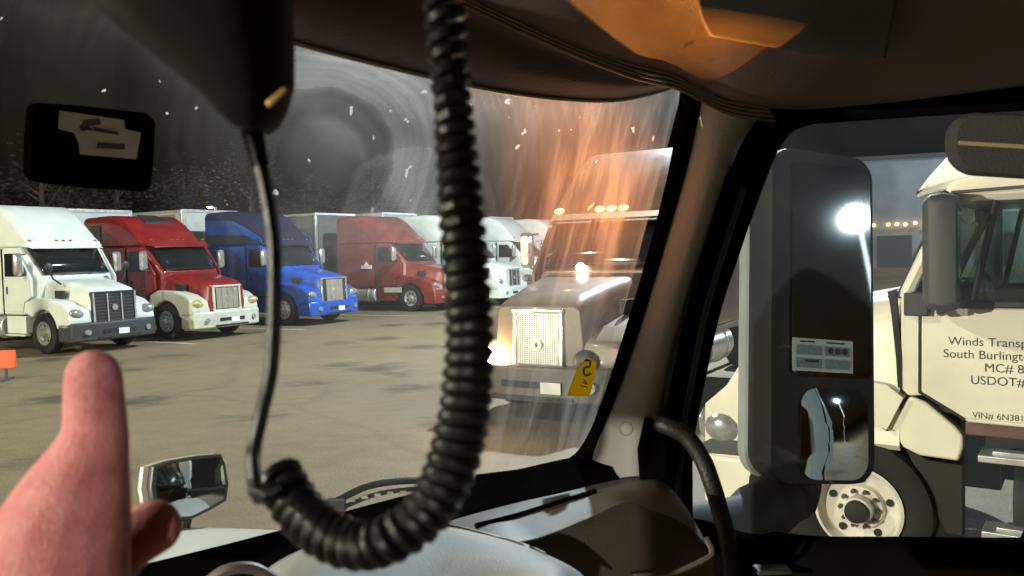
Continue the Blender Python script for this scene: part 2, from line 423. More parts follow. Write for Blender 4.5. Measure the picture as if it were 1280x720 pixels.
def sleeper_truck(loc, heading, label, body=WHITE, roof=None, hood=None, fender=None, bumper=DGREY, grille='bars', high=3.95,
                  lamp=LENS, cargo='tank', visor=False, hood_mirror=False, lit=False, top_recess=False, group='trucks parked along the far row', gframe=CHROME, stripe=None, day_cab=False, sgn=1.0, door_mark=False, gdim=(.47, .80, 1.50)):
    """Conventional semi tractor. x forward, y left, z up, origin on the ground under the front axle."""
    roof = roof or body; hood = hood or body; fender = fender or hood
    t = empty('semi_truck', loc, math.atan2(heading.y, heading.x), label, 'truck', group)
    rear = -2.1 if day_cab else -4.0
    before = set(t.children)
    # cab and sleeper
    b = BM()
    loft_x(b, [(rear, 1.2, .98, 2.74, .08, 1.19), (-2.0, 1.2, .98, 2.74, .08, 1.18), (-1.3, 1.19, .98, 2.74, .10, 1.15), (-1.02, 1.17, 1.0, 2.40, .10, 1.10), (-.62, 1.04, 1.0, 1.96, .10, .98)])
    link('cab', b, body, t, bevel=.015)
    b = BM()
    if high > 3.2:
        hx = high
        loft_x(b, [(rear, 1.19, 2.745, hx - .03, .20, 1.17), (-3.0, 1.19, 2.745, hx, .24, 1.16), (-2.45, 1.185, 2.745, hx - .04, .28, 1.13), (-2.0, 1.18, 2.745, hx - .24, .30, 1.09), (-1.6, 1.17, 2.745, hx - .58, .26, 1.06), (-1.3, 1.15, 2.745, hx - .90, .14, 1.06), (-1.12, 1.10, 2.72, 2.86, .05, 1.05)])
    else:
        loft_x(b, [(rear, 1.19, 2.745, high, .12, 1.15), (-1.8, 1.18, 2.745, high, .12, 1.12), (-1.25, 1.12, 2.745, 2.84, .05, 1.06)])
    rf = link('roof_fairing', b, roof, t, bevel=.02)
    if stripe:
        b = BM()
        for s in (-1, 1):
            prism(b, [(rear + .05, 3.15), (rear + .05, high - .30), (-2.6, high - .36), (-1.95, high - .62), (-1.22, 2.93), (-1.2, 2.80), (-1.9, 3.05)], s * 1.165, s * 1.202)
        link_each('fairing_side', b, stripe, rf, bevel=.01)
    if top_recess:
        b = BM(); loft_x(b, [(-2.62, .34, high - .02, high + .012, .01), (-1.98, .5, high - .26, high - .205, .02)]); link('roof_opening', b, CHASS, rf)
        b = BM()
        for s in (-1, 1): box(b, (-3.4, s * 1.19, 3.15), (.5, .03, .5))
        link_each('sleeper_window', b, WINDOW, rf, bevel=.03)
    b = BM()
    for y in (-.92, -.2, 0, .2, .92):
        ellip(b, (-1.18, y, 2.90 if high > 3.2 else 2.87), (.08, .085, .05) if lit else (.06, .05, .03), 6)
    ml = link_each('marker_light', b, AMBERL if lit else AMBERO, rf)
    # windshield with a centre post, following the slope of the cab
    b = BM()
    n = Vector((.80, 0, .60)).normalized()
    lo = [Vector((-.615, 0, 2.0)), Vector((-1.215, 0, 2.68))]
    y0, y1 = .90, .97
    prof = []
    for i in range(9):
        u = -1 + 2 * i / 8
        bow = .05 * (1 - u * u)
        a = lo[0] + n * (.015 + bow) + Vector((0, u * y0, 0)); c = lo[1] + n * (.015 + bow) + Vector((0, u * y1, 0))
        prof.append((a, c))
    for (a, c), (a2, c2) in zip(prof, prof[1:]):
        q = [b.verts.new(p) for p in (a, a2, c2, c)]; b.faces.new(q)
    bmesh.ops.remove_doubles(b, verts=b.verts[:], dist=.001)
    ws = link('windshield', b, WINDOW, t)
    so = ws.modifiers.new('thickness', 'SOLIDIFY'); so.thickness = .06; so.offset = 0
    b = BM()
    for sgn_ in (-.4, .35):
        tube(b, [(-.57, sgn_, 2.0), (-.72, sgn_ + .3, 2.2)], .012, 6)
    link_each('wiper', b, BLACK, ws)
    for s in (-1, 1):
        b = BM(); prism(b, [(-.72, 1.92), (-.72, 1.46), (-1.06, 1.30), (-1.14, 1.06), (-1.93, 1.06), (-1.93, 2.66), (-1.30, 2.66), (-1.02, 2.30)], s * 1.15, s * 1.212)
        dr = link('door', b, body, t, bevel=.012)
        b = BM(); prism(b, [(-.96, 1.98), (-1.10, 2.24), (-1.36, 2.58), (-1.84, 2.58), (-1.86, 1.98)], s * 1.2, s * 1.219)
        link('door_window', b, WINDOW, dr, bevel=.006)
        b = BM(); box(b, (-1.78, s * 1.222, 1.62), (.05, .03, .2)); link('door_handle', b, BLACK, dr, bevel=.01)
        if door_mark:
            b = BM()
            prism(b, [(-2.75, 1.72), (-2.75, 1.86), (-2.6, 1.86), (-2.48, 2.02), (-2.36, 1.86), (-2.2, 1.86), (-2.2, 1.72)], s * 1.19, s * 1.207)
            link('emblem', b, PLATE, dr)
            b = BM(); box(b, (-1.15, s * 1.225, .86), (.85, .03, .2)); link_each('step_plate', b, PALE, dr)
        side_mirror_part(t, -.92, s * 1.2, 2.02, CHROME if s < 0 or True else BLACK)
        under = []
        b = BM(); cyl(b, (-1.75, s * .95, .66), (-3.2, s * .95, .66), .31, n=24); tk = link('fuel_tank', b, ALU, t, bevel=.03)
        b = BM()
        for x in (-2.1, -2.9): cyl(b, (x - .03, s * .95, .66), (x + .03, s * .95, .66), .325, n=24)
        link_each('strap', b, CHROME, tk)
        b = BM(); box(b, (-1.2, s * 1.0, .72), (.85, .34, .46)); box(b, (-1.2, s * 1.12, .45), (.85, .2, .05)); link('step_box', b, fender if fender is not body else body, t, bevel=.02)
        b = BM(); box(b, (-3.0, s * 1.14, .93), (1.9, .06, .10)); link('side_skirt', b, body, t, bevel=.01)
        b = BM(); box(b, (-1.99, s * 1.19, 1.85), (.035, .05, 1.72)); link('sleeper_seam', b, CHASS, t)
    b = BM(); prism(b, [(-1.13, 2.735), (-1.10, 2.76), (-.93, 2.70), (-.935, 2.685)], -1.0, 1.0); link('sun_visor', b, roof if not lit else CHASS, ws, bevel=.006)
    if lit:
        b = BM(); ellip(b, (-.58, -.25, 2.02), (.05, .09, .07), 8); link('windshield_glint', b, glow('glint_glow', (1, .97, .9), 40), t)  # reflected glint at the windshield base, modelled as a small glowing ball
    if not lit:
        for o in t.children:
            if o not in before and o.name.split('.')[0] in ('cab', 'roof_fairing', 'windshield', 'door', 'side_mirror', 'sleeper_seam'): o.location.x += .33
    # hood
    b = BM()
    loft_x(b, [(-.64, 1.0, 1.0, 1.93, .18, .93), (-.2, .97, 1.0, 1.89, .22, .87), (.4, .90, .95, 1.80, .24, .76), (.9, .82, .85, 1.70, .22, .68), (1.12, .74, .72, 1.62, .14, .64), (1.19, .68, .70, 1.54, .08, .62)])
    hd = link('hood', b, hood, t, bevel=.01)
    for s in (-1, 1):
        b = BM(); box(b, (.35, s * .90, 1.5), (.34, .05, .2), Matrix.Rotation(rad(-8 * s), 3, 'Z')); link('hood_vent', b, CHASS, hd, bevel=.01)
        b = BM()
        prism(b, arch_profile(.60, .52, [(1.10, .62), (1.22, .80), (1.16, 1.10), (.85, 1.28), (.35, 1.40), (-.35, 1.42), (-.68, 1.30), (-.74, 1.02)][::-1][::-1], 10, 140), s * .60, s * 1.2)
        link('fender', b, fender, t, bevel=.07, seg=4)
        b = BM(); hy = .69 if lit else .93
        ellip(b, (1.07 if not lit else 1.22, s * hy, 1.0 if not lit else .84), (.15, .30, .14) if not lit else (.14, .2, .17), 10, Matrix.Rotation(rad(-28 * s), 3, 'Z') @ Matrix.Rotation(rad(12 * s), 3, 'X'))
        hl = link('headlight', b, HEADLIT if lit and s == sgn else (BLACK if lit else lamp), t)
        if hood_mirror:
            b = BM(); tube(b, [(.35, s * .85, 1.75), (.25, s * 1.0, 1.9), (.22, s * 1.08, 2.12)], .022, 8); ellip(b, (.22, s * 1.08, 2.2), (.05, .11, .12), 8)
            link('hood_mirror', b, BLACK, hd)
    # grille
    gw, gb, gt = gdim
    b = BM()
    prism(b, [(1.15, gb), (1.23, gb), (1.20, gt), (1.1, gt)], -gw, gw)
    fr = link('grille', b, GRILLE, t, bevel=.02)
    b = BM()
    for y in (-gw, gw): prism(b, [(1.15, gb), (1.25, gb), (1.22, gt), (1.12, gt)], y - .035, y + .035)
    for z in (gb, gt): box(b, (1.235 - .03 * (z - gb) / (gt - gb), 0, z), (.06, gw * 2 + .10, .06))
    link('grille_frame', b, gframe, fr, bevel=.015)
    b = BM()
    if grille == 'bars':
        for k in range(9): box(b, (1.228 - .025 * k / 9, 0, gb + .07 + (gt - gb - .12) * k / 8), (.02, gw * 2 - .05, .022))
        link('grille_slats', b, mat('slat_grey', (.10, .10, .10), .35, .4), fr); b = BM()
        for y in (-.2, .2): box(b, (1.235, y, (gb + gt) / 2), (.03, .035, gt - gb - .06), Matrix.Rotation(rad(-2.5), 3, 'Y'))
        for y in (-gw * .98, gw * .98): box(b, (1.245, y, (gb + gt) / 2), (.03, .04, gt - gb), Matrix.Rotation(rad(-2.5), 3, 'Y'))
        link_each('grille_bar', b, ALU, fr)
    elif grille == 'mesh':
        nx, nz = 26, 34
        for k in range(1, nz): box(b, (1.236 - .03 * k / nz, 0, gb + (gt - gb) * k / nz), (.012, gw * 2 - .05, .008))
        for k in range(1, nx): box(b, (1.222, -gw + 2 * gw * k / nx, (gb + gt) / 2), (.012, .008, gt - gb - .04), Matrix.Rotation(rad(-2.5), 3, 'Y'))
        link('grille_mesh', b, ALU, fr)
    else:
        for y in (-.3, -.1, .1, .3): box(b, (1.232, y, (gb + gt) / 2), (.012, .19, gt - gb - .10), Matrix.Rotation(rad(-2.5), 3, 'Y'))
        link_each('grille_panel', b, mat('dull_grille_alloy', (.40, .36, .28), .35, .5), fr, bevel=.01)
    b = BM(); cyl(b, (1.225, 0, (gb + gt) / 2), (1.25, 0, (gb + gt) / 2), .08, n=20); link('badge', b, CHROME if not lit else PLATE, fr)
    if lit:
        b = BM(); zc = (gb + gt) / 2
        prism_pts = [(.015, .05), (-.03, -.005), (-.002, -.005), (-.015, -.05), (.03, .008), (.003, .008)]
        q = [b.verts.new((1.256, y, zc + z)) for y, z in prism_pts]; b.faces.new(q)
        link('bolt_emblem', b, CHASS, fr, smooth=False)
    # bumper
    b = BM()
    plan = []
    for i in range(13):
        y = -1.2 + 2.4 * i / 12
        plan.append((1.42 - .20 * abs(y / 1.2) ** 3, y))
    plan += [(.66, 1.2), (.66, 1.05), (1.1, 1.02), (1.16, 0), (1.1, -1.02), (.66, -1.05), (.66, -1.2)]
    prism_z(b, plan, .32, .79)
    bp = link('bumper', b, bumper, t, bevel=.04, seg=3)
    b = BM(); box(b, (1.405, 0, .55), (.05, .9, .09)); box(b, (1.40, 0, .38), (.05, 1.2, .05)); link_each('bumper_slot', b, CHASS, bp)
    b = BM(); box(b, (1.43, .30 if lit else .1, .52), (.02, .30, .15)); link('licence_plate', b, PLATE, bp, bevel=.004)
    b = BM()
    for s in (-1, 1): cyl(b, (1.32, s * .85, .55), (1.40, s * .85, .55), .07, n=16)
    link_each('fog_lamp', b, LENS, bp)
    # chassis and wheels
    b = BM()
    for s in (-1, 1): box(b, (-3.0, s * .43, .78), (8.0, .09, .26))
    box(b, (0, 0, .52), (.14, 1.7, .14))
    box(b, (.2, 0, .85), (1.6, 1.0, .5))
    link('chassis', b, CHASS, t)
    for s in (-1, 1): wheel(t, 0, s * 1.04, s)
    for x in (-5.0, -6.3) if not day_cab else (-3.6, -4.9):
        for s in (-1, 1): wheel(t, x, s * .92, s, width=.56)
    return t

def trailer(loc, heading, label, m=TRAILW, front=TRAILW, length=14.0, front_x=-4.75, top=4.1):
    t = empty('box_trailer', loc, math.atan2(heading.y, heading.x), label, 'trailer', 'trailers behind the parked trucks')
    b = BM(); box(b, (front_x - length / 2, 0, (1.2 + top) / 2), (length, 2.56, top - 1.2)); link('box_body', b, m, t, bevel=.03)
    b = BM(); box(b, (front_x + .012, 0, 2.62), (.02, 2.2, top - 1.7)); link('nose_panel', b, front, t)
    b = BM()
    for s in (-1, 1): box(b, (front_x - .02, s * 1.24, (1.2 + top) / 2), (.1, .12, top - 1.18))
    box(b, (front_x - .02, 0, top - .03), (.1, 2.5, .1)); box(b, (front_x - .02, 0, 1.24), (.1, 2.5, .12))
    for s in (-1, 1):
        box(b, (front_x - length / 2, s * 1.285, top - .05), (length, .02, .10)); box(b, (front_x - length / 2, s * 1.285, 1.25), (length, .02, .12))
    link_each('rail', b, ALU, t, bevel=.008)
    b = BM()
    for s in (-1, 1): box(b, (front_x - 2.6, s * .9, .7), (.14, .14, 1.0)); box(b, (front_x - 2.6, s * .9, .2), (.3, .3, .04))
    link_each('landing_leg', b, CHASS, t)
    b = BM(); box(b, (front_x - length + 2, 0, .95), (3, 1.2, .5)); link('axle_frame', b, CHASS, t)
    for x in (front_x - length + 1.4, front_x - length + 2.7):
        for s in (-1, 1): wheel(t, x, s * .98, s, width=.5)
    return t

# ------------------------------------------------------------------ the far row of trucks
FR = Vector((math.sin(rad(60)), -math.cos(rad(60)), 0))
def on_px(px, depth):
    return Vector(((px - 640) / 1050 * depth, depth, 0))
row = []
OFF = Vector((.52, .90, 0))
P = on_px(58, 21.4) + OFF; row.append(P)
sleeper_truck(P, FR, 'white semi truck with black bumper and dark chrome-barred grille', WHITE, bumper=mat('bumper_charcoal', (.035, .036, .038), .55), grille='bars', hood_mirror=True, gframe=BLACK, high=3.92, gdim=(.60, .74, 1.52))
trailer(P, FR, 'white box trailer behind the white black-bumpered truck', top=4.05)
P = on_px(211, 24.3) + OFF; row.append(P)
sleeper_truck(P, FR, 'red semi truck with pale fenders and wide pale bumper', RED, fender=PALE, bumper=PALE, grille='plain', lamp=YLENS, high=3.7, top_recess=True, gframe=PALE)
trailer(P, FR, 'white box trailer rising behind the red truck with pale fenders', top=4.0)
P = on_px(357, 28.2) + OFF; row.append(P)
sleeper_truck(P, FR, 'blue and navy semi truck with broad bronze grille', BLUE, roof=NAVY, hood=BLUE, stripe=BLUE, bumper=BLUE, grille='plain', high=3.95, gdim=(.60, .66, 1.54))
trailer(P, FR, 'white box trailer behind the blue and navy truck', top=4.1)
P = on_px(515, 33.2) + OFF; row.append(P)
sleeper_truck(P, FR, 'brick red semi truck with white emblem on its sleeper side', RED2, bumper=RED2, grille='bars', high=3.9, door_mark=True)
trailer(P, FR, 'grey box trailer with white corner posts behind the brick red truck', m=TRAILG, front=TRAILG, top=4.1)
for Rr, lab, dc in ((31.0, 'white semi truck partly hidden by the coiled cord', False), (35.6, 'white semi truck with dark windows left of the amber-lit truck', False), (40.2, 'farthest white semi truck mostly hidden behind the amber-lit truck', False)):
    P = R * Rr + FR * -19.0
    row.append(P)
    sleeper_truck(P, FR, lab, WHITE, bumper=WHITE, grille='bars', high=3.95, day_cab=dc)
    trailer(P, FR, {31.0: 'white box trailer behind the white truck by the coiled cord', 35.6: 'white box trailer behind the white truck left of the amber lights', 40.2: 'white box trailer behind the farthest white truck'}[Rr], top=4.15)

# stall lines
LINEM = mat('worn_line_paint', (.65, .60, .38), .7, 0, 0, .5, 5)
for i, (a, b_) in enumerate(zip(row, row[1:])):
    c = (a + b_) / 2
    b = BM(); box(b, (0, 0, .005), (16, .10, .002))
    o = link('parking_line', b, LINEM); o.location = c - FR * 6.0; o.rotation_euler = (0, 0, math.atan2(FR.y, FR.x)); tag(o, kind='structure')

# ------------------------------------------------------------------ the truck with lit amber lamps
HA = Vector((-.53, -.85, 0)).normalized()
PA = Vector((.96, 12.05, 0))
amber = sleeper_truck(PA, HA, 'brown semi truck with hood paled by glare, lit amber roof lamps and glowing headlight', MAROON, roof=MAROON, hood=GLAREH, bumper=mat('bumper_brown', (.09, .075, .06), .4), grille='mesh', high=3.95, lit=True, sgn=-1, group=None, gdim=(.35, .60, 1.50))
for k, (yy) in enumerate((-.69,)):
    ld = bpy.data.lights.new('headlight_beam', 'SPOT'); ld.energy = 8000; ld.color = (1.0, .42, .11); ld.shadow_soft_size = .1; ld.spot_size = rad(1.75); ld.spot_blend = .7
    lo = bpy.data.objects.new('headlight_beam', ld); COL.objects.link(lo); lo.parent = amber; lo.location = (1.45, yy, .86)
    bpy.context.view_layer.update()
    src = amber.matrix_world @ Vector(lo.location); aim = amber.matrix_world.inverted().to_3x3() @ (W(704, 52, 1.25) - src)
    lo.rotation_euler = aim.to_track_quat('-Z', 'Y').to_euler()
ld = bpy.data.lights.new('streak_spot', 'SPOT'); ld.energy = 36000; ld.color = (1.0, .27, .02); ld.shadow_soft_size = .08; ld.spot_size = rad(1.9); ld.spot_blend = 1.0  # second spot added at the headlight to turn the windshield streaks orange
lo = bpy.data.objects.new('streak_spot', ld); COL.objects.link(lo); lo.parent = amber; lo.location = (1.45, -.69, .86)
src = amber.matrix_world @ Vector(lo.location); aim = amber.matrix_world.inverted().to_3x3() @ (W(746, 250, 1.42) - src)
lo.rotation_euler = aim.to_track_quat('-Z', 'Y').to_euler()

# ------------------------------------------------------------------ neighbouring cream truck
HN = Vector((-math.sin(rad(55)), math.cos(rad(55)), 0)); RN = Vector((HN.y, -HN.x, 0))
NSC = .95
NB = Vector((2.30, 5.62, 0)) + RN * 1.2 * NSC
nb = empty('day_cab_truck', NB, math.atan2(HN.y, HN.x), 'cream day cab truck with company lettering on its door, close beside the mirror', 'truck')
nb.scale = (NSC, NSC, NSC)
Y = 1.2
b = BM()
loft_x(b, [(-.275, 1.185, .95, 2.06, .22, 1.12, 6), (.3, 1.17, .95, 1.95, .24, 1.08, 6), (.70, 1.14, .92, 1.80, .26, .98, 6), (.92, 1.10, .85, 1.58, .22, .90, 6), (1.06, 1.02, .80, 1.34, .12, .88, 6), (1.11, .98, .80, 1.22, .06, .92, 6)])
nhood = link('hood', b, CREAM, nb)
for s in (-1, 1):
    b = BM()
    prism(b, arch_profile(.64, .50, [(1.06, .78), (1.13, .80), (1.12, 1.18), (.85, 1.42), (.2, 1.47), (-.20, 1.42), (-.31, 1.335), (-.20, 1.10)], 26, 110, 16), s * .8, s * 1.225)
    link('fender', b, CREAM, nhood, bevel=.03, seg=3)
    b = BM(); ellip(b, (.99, s * 1.09, 1.0), (.24, .165, .20), 12, Matrix.Rotation(rad(-6), 3, 'Y'))
    nhl = link('headlight', b, LENS, nb)
    b = BM(); prism(b, [(.68, .80), (1.10, .79), (1.16, .86), (1.08, .91), (.72, .92)], s * .9, s * 1.232); link('headlight_trim', b, DGREY, nhl, bevel=.01)
    b = BM(); box(b, (.70, s * 1.228, .96), (.09, .02, .10)); link('turn_signal', b, AMBERO, nhl, bevel=.008)
    # cab side: shell, door, lower fairing
    b = BM(); prism(b, [(-.295, 2.03), (-.29, 1.40), (-.335, 1.35), (-.45, 1.36), (-.70, 1.20), (-1.9, 1.18), (-1.9, 2.03), (-1.42, 2.03), (-1.42, 1.96), (-.44, 1.96), (-.42, 2.04)], s * 1.14, s * 1.2)
    link('cab_side', b, CREAM, nb, bevel=.012)
    b = BM(); prism(b, [(-.425, 1.955), (-.420, 1.385), (-.685, 1.225), (-1.45, 1.215), (-1.45, 1.955)], s * 1.16, s * 1.208)
    ndoor = link('door', b, CREAM, nb, bevel=.008)
    if s > 0: ndoor_near = ndoor
    b = BM(); prism(b, [(-.405, 1.96), (-.400, 1.375), (-.675, 1.21), (-.69, 1.228), (-.43, 1.387), (-.435, 1.96)], s * 1.18, s * 1.2035); link('door_gap', b, CHASS, ndoor, smooth=False)
    b = BM(); prism(b, [(-.262, 2.08), (-.275, 1.9), (-.30, 1.6), (-.300, 1.40), (-.272, 1.40), (-.262, 1.6), (-.235, 1.9), (-.215, 2.06)], s * 1.15, s * 1.2045); link('cowl_gap', b, CHASS, nhood, smooth=False)
    b = BM(); prism(b, [(-.325, 1.325), (-.215, 1.09), (-.30, .98), (-.40, .935), (-.64, .925), (-.665, 1.02), (-.67, 1.10), (-.62, 1.16), (-.44, 1.31), (-.36, 1.34)], s * 1.05, s * 1.175)
    link('lower_fairing', b, CREAM, nb, bevel=.02, seg=3)
    b = BM(); prism(b, [(-.30, .97), (-.44, .90), (-.66, .89), (-.66, .40), (-.55, .40)], s * 1.0, s * 1.12); link('mud_flap', b, CHASS, nb, bevel=.01)
    b = BM(); prism(b, [(-.68, 1.20), (-.68, 1.11), (-2.0, 1.10), (-2.0, 1.20)], s * 1.04, s * 1.17); link('sill', b, mat('sill_brown', (.13, .06, .05), .6), nb, bevel=.01)  # sill in dark brown, unlike the cream panels above
    for z, x0 in ((.975, -.76), (.475, -.78)):
        b = BM(); box(b, (x0 - .6, s * 1.12, z), (1.2, .26, .045)); box(b, (x0 - .26, s * 1.16, z + .035), (.36, .10, .03)); link_each('step', b, ALU, nb, bevel=.006)
    b = BM(); cyl(b, (-.95, s * .9, .66), (-1.9, s * .9, .66), .26, n=24); link('air_tank', b, CHASS, nb, bevel=.02)
    # pillars and window
    b = BM(); tube(b, [(-.31, s * 1.14, 2.02), (-.44, s * 1.125, 2.32), (-.62, s * 1.10, 2.68)], .045, 8); link('front_pillar', b, CREAM, nb)
    b = BM(); tube(b, [(-.285, s * 1.12, 2.03), (-.395, s * 1.10, 2.32), (-.575, s * 1.07, 2.68)], .028, 8); link('windshield_seal', b, CHASS, nb)
    b = BM(); box(b, (-1.46, s * 1.15, 2.34), (.12, .08, .7)); link('rear_pillar', b, CREAM, nb, bevel=.02)
    b = BM(); prism(b, [(-.40, 1.965), (-.66, 2.64), (-1.40, 2.64), (-1.40, 1.965)], s * 1.13, s * 1.14); link('door_window', b, clear_glass('cab_side_glass', (.7, .78, .74), .05), ndoor, smooth=False)
    b = BM(); tube(b, [(-.72, s * 1.135, 1.97), (-.86, s * 1.135, 2.66)], .022, 8); link('quarter_bar', b, BLACK, ndoor)
    b = BM(); box(b, (-.92, s * 1.17, 1.985), (1.06, .10, .05)); link('window_sill', b, BLACK, ndoor, bevel=.012)
    wheel(nb, 0, s * 1.04, s, .50, mat('painted_wheel', (.72, .68, .60), .5), detail=True, width=.30)
# windshield, roof, back, inside
b = BM()
for k in range(8):
    u0 = -1 + 2 * k / 8; u1 = -1 + 2 * (k + 1) / 8
    q = [b.verts.new((x + .10 * (1 - u * u), u * yy, z)) for x, u, yy, z in ((-.30, u0, 1.1, 2.03), (-.30, u1, 1.1, 2.03), (-.60, u1, 1.06, 2.68), (-.60, u0, 1.06, 2.68))]
    b.faces.new(q)
bmesh.ops.remove_doubles(b, verts=b.verts[:], dist=.001)
nws = link('windshield', b, clear_glass('cab_front_glass', (.6, .66, .64), .08), nb)
b = BM(); tube(b, [(-.22, .9, 2.05), (-.25, .3, 2.12), (-.20, .1, 2.14)], .014, 6); tube(b, [(-.22, .2, 2.05), (-.22, -.5, 2.12)], .014, 6)
box(b, (-.24, 0, 2.035), (.12, 2.1, .05)); link('wiper', b, BLACK, nws)
b = BM(); loft_x(b, [(-.54, 1.08, 2.66, 2.76, .05, 1.0), (-.60, 1.13, 2.665, 2.84, .08, 1.05), (-.9, 1.16, 2.66, 2.90, .10, 1.08), (-1.9, 1.16, 2.66, 2.90, .10, 1.08)])
nroof = link('roof', b, CREAM, nb)
b = BM()
for s in (-1, 1): prism(b, [(-.60, 2.735), (-1.9, 2.77), (-1.9, 2.752), (-.60, 2.718)], s * 1.1, s * 1.172)
link_each('drip_rail', b, DGREY, nroof, smooth=False)
b = BM(); loft_x(b, [(-.36, .98, 2.715, 2.745, .012, .97), (-.44, 1.02, 2.735, 2.86, .06, .99), (-.58, 1.04, 2.77, 3.02, .10, 1.0), (-.75, 1.05, 2.80, 3.11, .13, 1.0), (-1.1, 1.05, 2.88, 3.16, .13, 1.0), (-1.8, 1.05, 2.88, 3.16, .13, 1.0)])
link('roof_fairing', b, FAIRW, nroof, bevel=.012)
b = BM(); box(b, (-1.92, 0, 1.9), (.06, 2.3, 1.6)); link('back_wall', b, DGREY, nb)
b = BM(); box(b, (-1.1, 0, 1.25), (1.6, 2.2, .06)); box(b, (-.44, 0, 1.80), (.28, 2.15, .32)); link('dash_board', b, BLACK, nb, bevel=.05)
for s in (-.55, .55):
    b = BM(); box(b, (-1.45, s, 1.62), (.5, .5, .16)); box(b, (-1.70, s, 2.02), (.14, .48, .80), Matrix.Rotation(rad(-8), 3, 'Y')); link_each('seat', b, mat('seat_cloth', (.10, .11, .11), .9), nb, bevel=.05)
b = BM()
pts = [(-.80 + .07 * math.sin(a), .55 + .22 * math.cos(a), 1.98 + .19 * math.sin(a)) for a in [2 * math.pi * k / 24 for k in range(25)]]
tube(b, pts, .016, 8); tube(b, [(-.80, .55, 1.98), (-.58, .55, 1.85)], .03, 8); link('steering_wheel', b, BLACK, nb)
b = BM(); box(b, (-.62, -.2, 2.575), (.03, .22, .13)); link('visor_card', b, PLATE, nb, bevel=.004)
# front end
b = BM(); box(b, (1.13, 0, 1.0), (.06, 1.3, .5)); link('grille', b, GRILLE, nb, bevel=.02)
b = BM()
plan = [(1.30 - .16 * abs(u) ** 3, u * 1.22) for u in [-1 + k / 6 for k in range(13)]] + [(.62, 1.22), (.62, 1.1), (1.0, 1.05), (1.0, -1.05), (.62, -1.1), (.62, -1.22)]
prism_z(b, plan, .38, .785); link('bumper', b, CREAM, nb, bevel=.04, seg=3)
b = BM()
for s in (-1, 1): box(b, (-2.2, s * .42, .8), (6.0, .09, .28))
box(b, (0, 0, .5), (.14, 1.7, .14)); box(b, (.1, 0, .9), (1.9, 1.5, .5)); box(b, (-.9, 0, 1.05), (1.8, 1.9, .3)); link('chassis', b, CHASS, nb)
for x in (-3.4, -4.7):
    for s in (-1, 1): wheel(nb, x, s * .92, s, width=.56)
# its own mirror, on the near side, with bracket
for s in (-1, 1):
    b = BM(); loft_x(b, [(-.68, .09, 1.97, 2.69, .06, .08, 5), (-.60, .115, 1.955, 2.71, .07, .10, 5), (-.52, .10, 1.97, 2.70, .06, .09, 5), (-.48, .06, 2.01, 2.66, .04, .05, 5)])
    for v in b.verts: v.co.y += s * 1.47
    nm = link('side_mirror', b, DGREY, nb, bevel=.01)
    b = BM(); box(b, (-.683, s * 1.47, 2.33), (.008, .15, .62)); link('mirror_glass', b, WINDOW, nm)
    b = BM(); tube(b, [(-.52, s * 1.18, 2.0), (-.56, s * 1.30, 1.94), (-.58, s * 1.47, 1.97)], .035, 8); tube(b, [(-.60, s * 1.12, 2.69), (-.60, s * 1.47, 2.70)], .03, 8)
    box(b, (-.40, s * 1.23, 1.985), (.15, .09, .16)); link_each('mirror_arm', b, BLACK, nm, bevel=.01)

def lettering(txt, x, z, size, parent, y):
    cu = bpy.data.curves.new('lettering', 'FONT'); cu.body = txt; cu.size = size; cu.extrude = .0008
    o = bpy.data.objects.new('lettering', cu); COL.objects.link(o)
    dg = bpy.context.evaluated_depsgraph_get(); dg.update()
    me = bpy.data.meshes.new_from_object(o.evaluated_get(dg))
    bpy.data.objects.remove(o)
    o = bpy.data.objects.new('lettering', me); COL.objects.link(o)
    me.materials.clear(); me.materials.append(mat('black_lettering', (.03, .028, .025), .5))
    o.matrix_world = Matrix(((-1, 0, 0, x), (0, 0, 1, y), (0, 1, 0, z), (0, 0, 0, 1)))
    o.parent = parent
    return o
for txt, x, z, sz in (('Winds Transport', -.585, 1.712, .079), ('South Burlington', -.555, 1.628, .079), ('MC# 8', -.795, 1.545, .079), ('USDOT#', -.715, 1.460, .079), ('VIN# 6N3815', -.725, 1.236, .056)):
    lettering(txt, x, z, sz, ndoor_near, 1.2095)
# striped cup standing on its dash
b = BM(); cyl(b, (0, 0, 0), (0, 0, .17), .034, .045, 20)
m = bpy.data.materials.new('red_white_stripes'); N, L, p = nodes(m)
tc = N.new('ShaderNodeTexCoord'); sx = N.new('ShaderNodeSeparateXYZ'); L.new(tc.outputs['Object'], sx.inputs[0])
ma = N.new('ShaderNodeMath'); ma.operation = 'MULTIPLY'; ma.inputs[1].default_value = 18; L.new(sx.outputs[2], ma.inputs[0])
fr_ = N.new('ShaderNodeMath'); fr_.operation = 'FRACT'; L.new(ma.outputs[0], fr_.inputs[0])
cr = N.new('ShaderNodeValToRGB'); cr.color_ramp.interpolation = 'CONSTANT'; cr.color_ramp.elements[0].color = (.55, .02, .05, 1); cr.color_ramp.elements[1].position = .5; cr.color_ramp.elements[1].color = (.75, .70, .68, 1)
L.new(fr_.outputs[0], cr.inputs[0]); L.new(cr.outputs[0], p.inputs['Base Color']); p.inputs['Roughness'].default_value = .5
o = link('striped_cup', b, m, bevel=.004)
o.location = NB + (HN * -.44 - RN * .62 + UP * 1.96) * NSC
tag(o, 'red and white striped cup on the dash inside the cream truck', 'cup')

# ------------------------------------------------------------------ orange barrier, distant building, trees
bt = empty('orange_barrier', (-10.3, 16.6, 0), rad(5), 'bright orange barrier board standing on the lot at far left', 'barrier')
b = BM(); box(b, (-.15, 0, .42), (1.1, .06, .36)); link('board', b, mat('orange_plastic', (.85, .10, .02), .5), bt, bevel=.015)
b = BM()
for s in (-.45, .2): box(b, (s, 0, .13), (.05, .04, .26)); box(b, (s, 0, .02), (.08, .5, .04))
link_each('leg', b, DGREY, bt, bevel=.006)

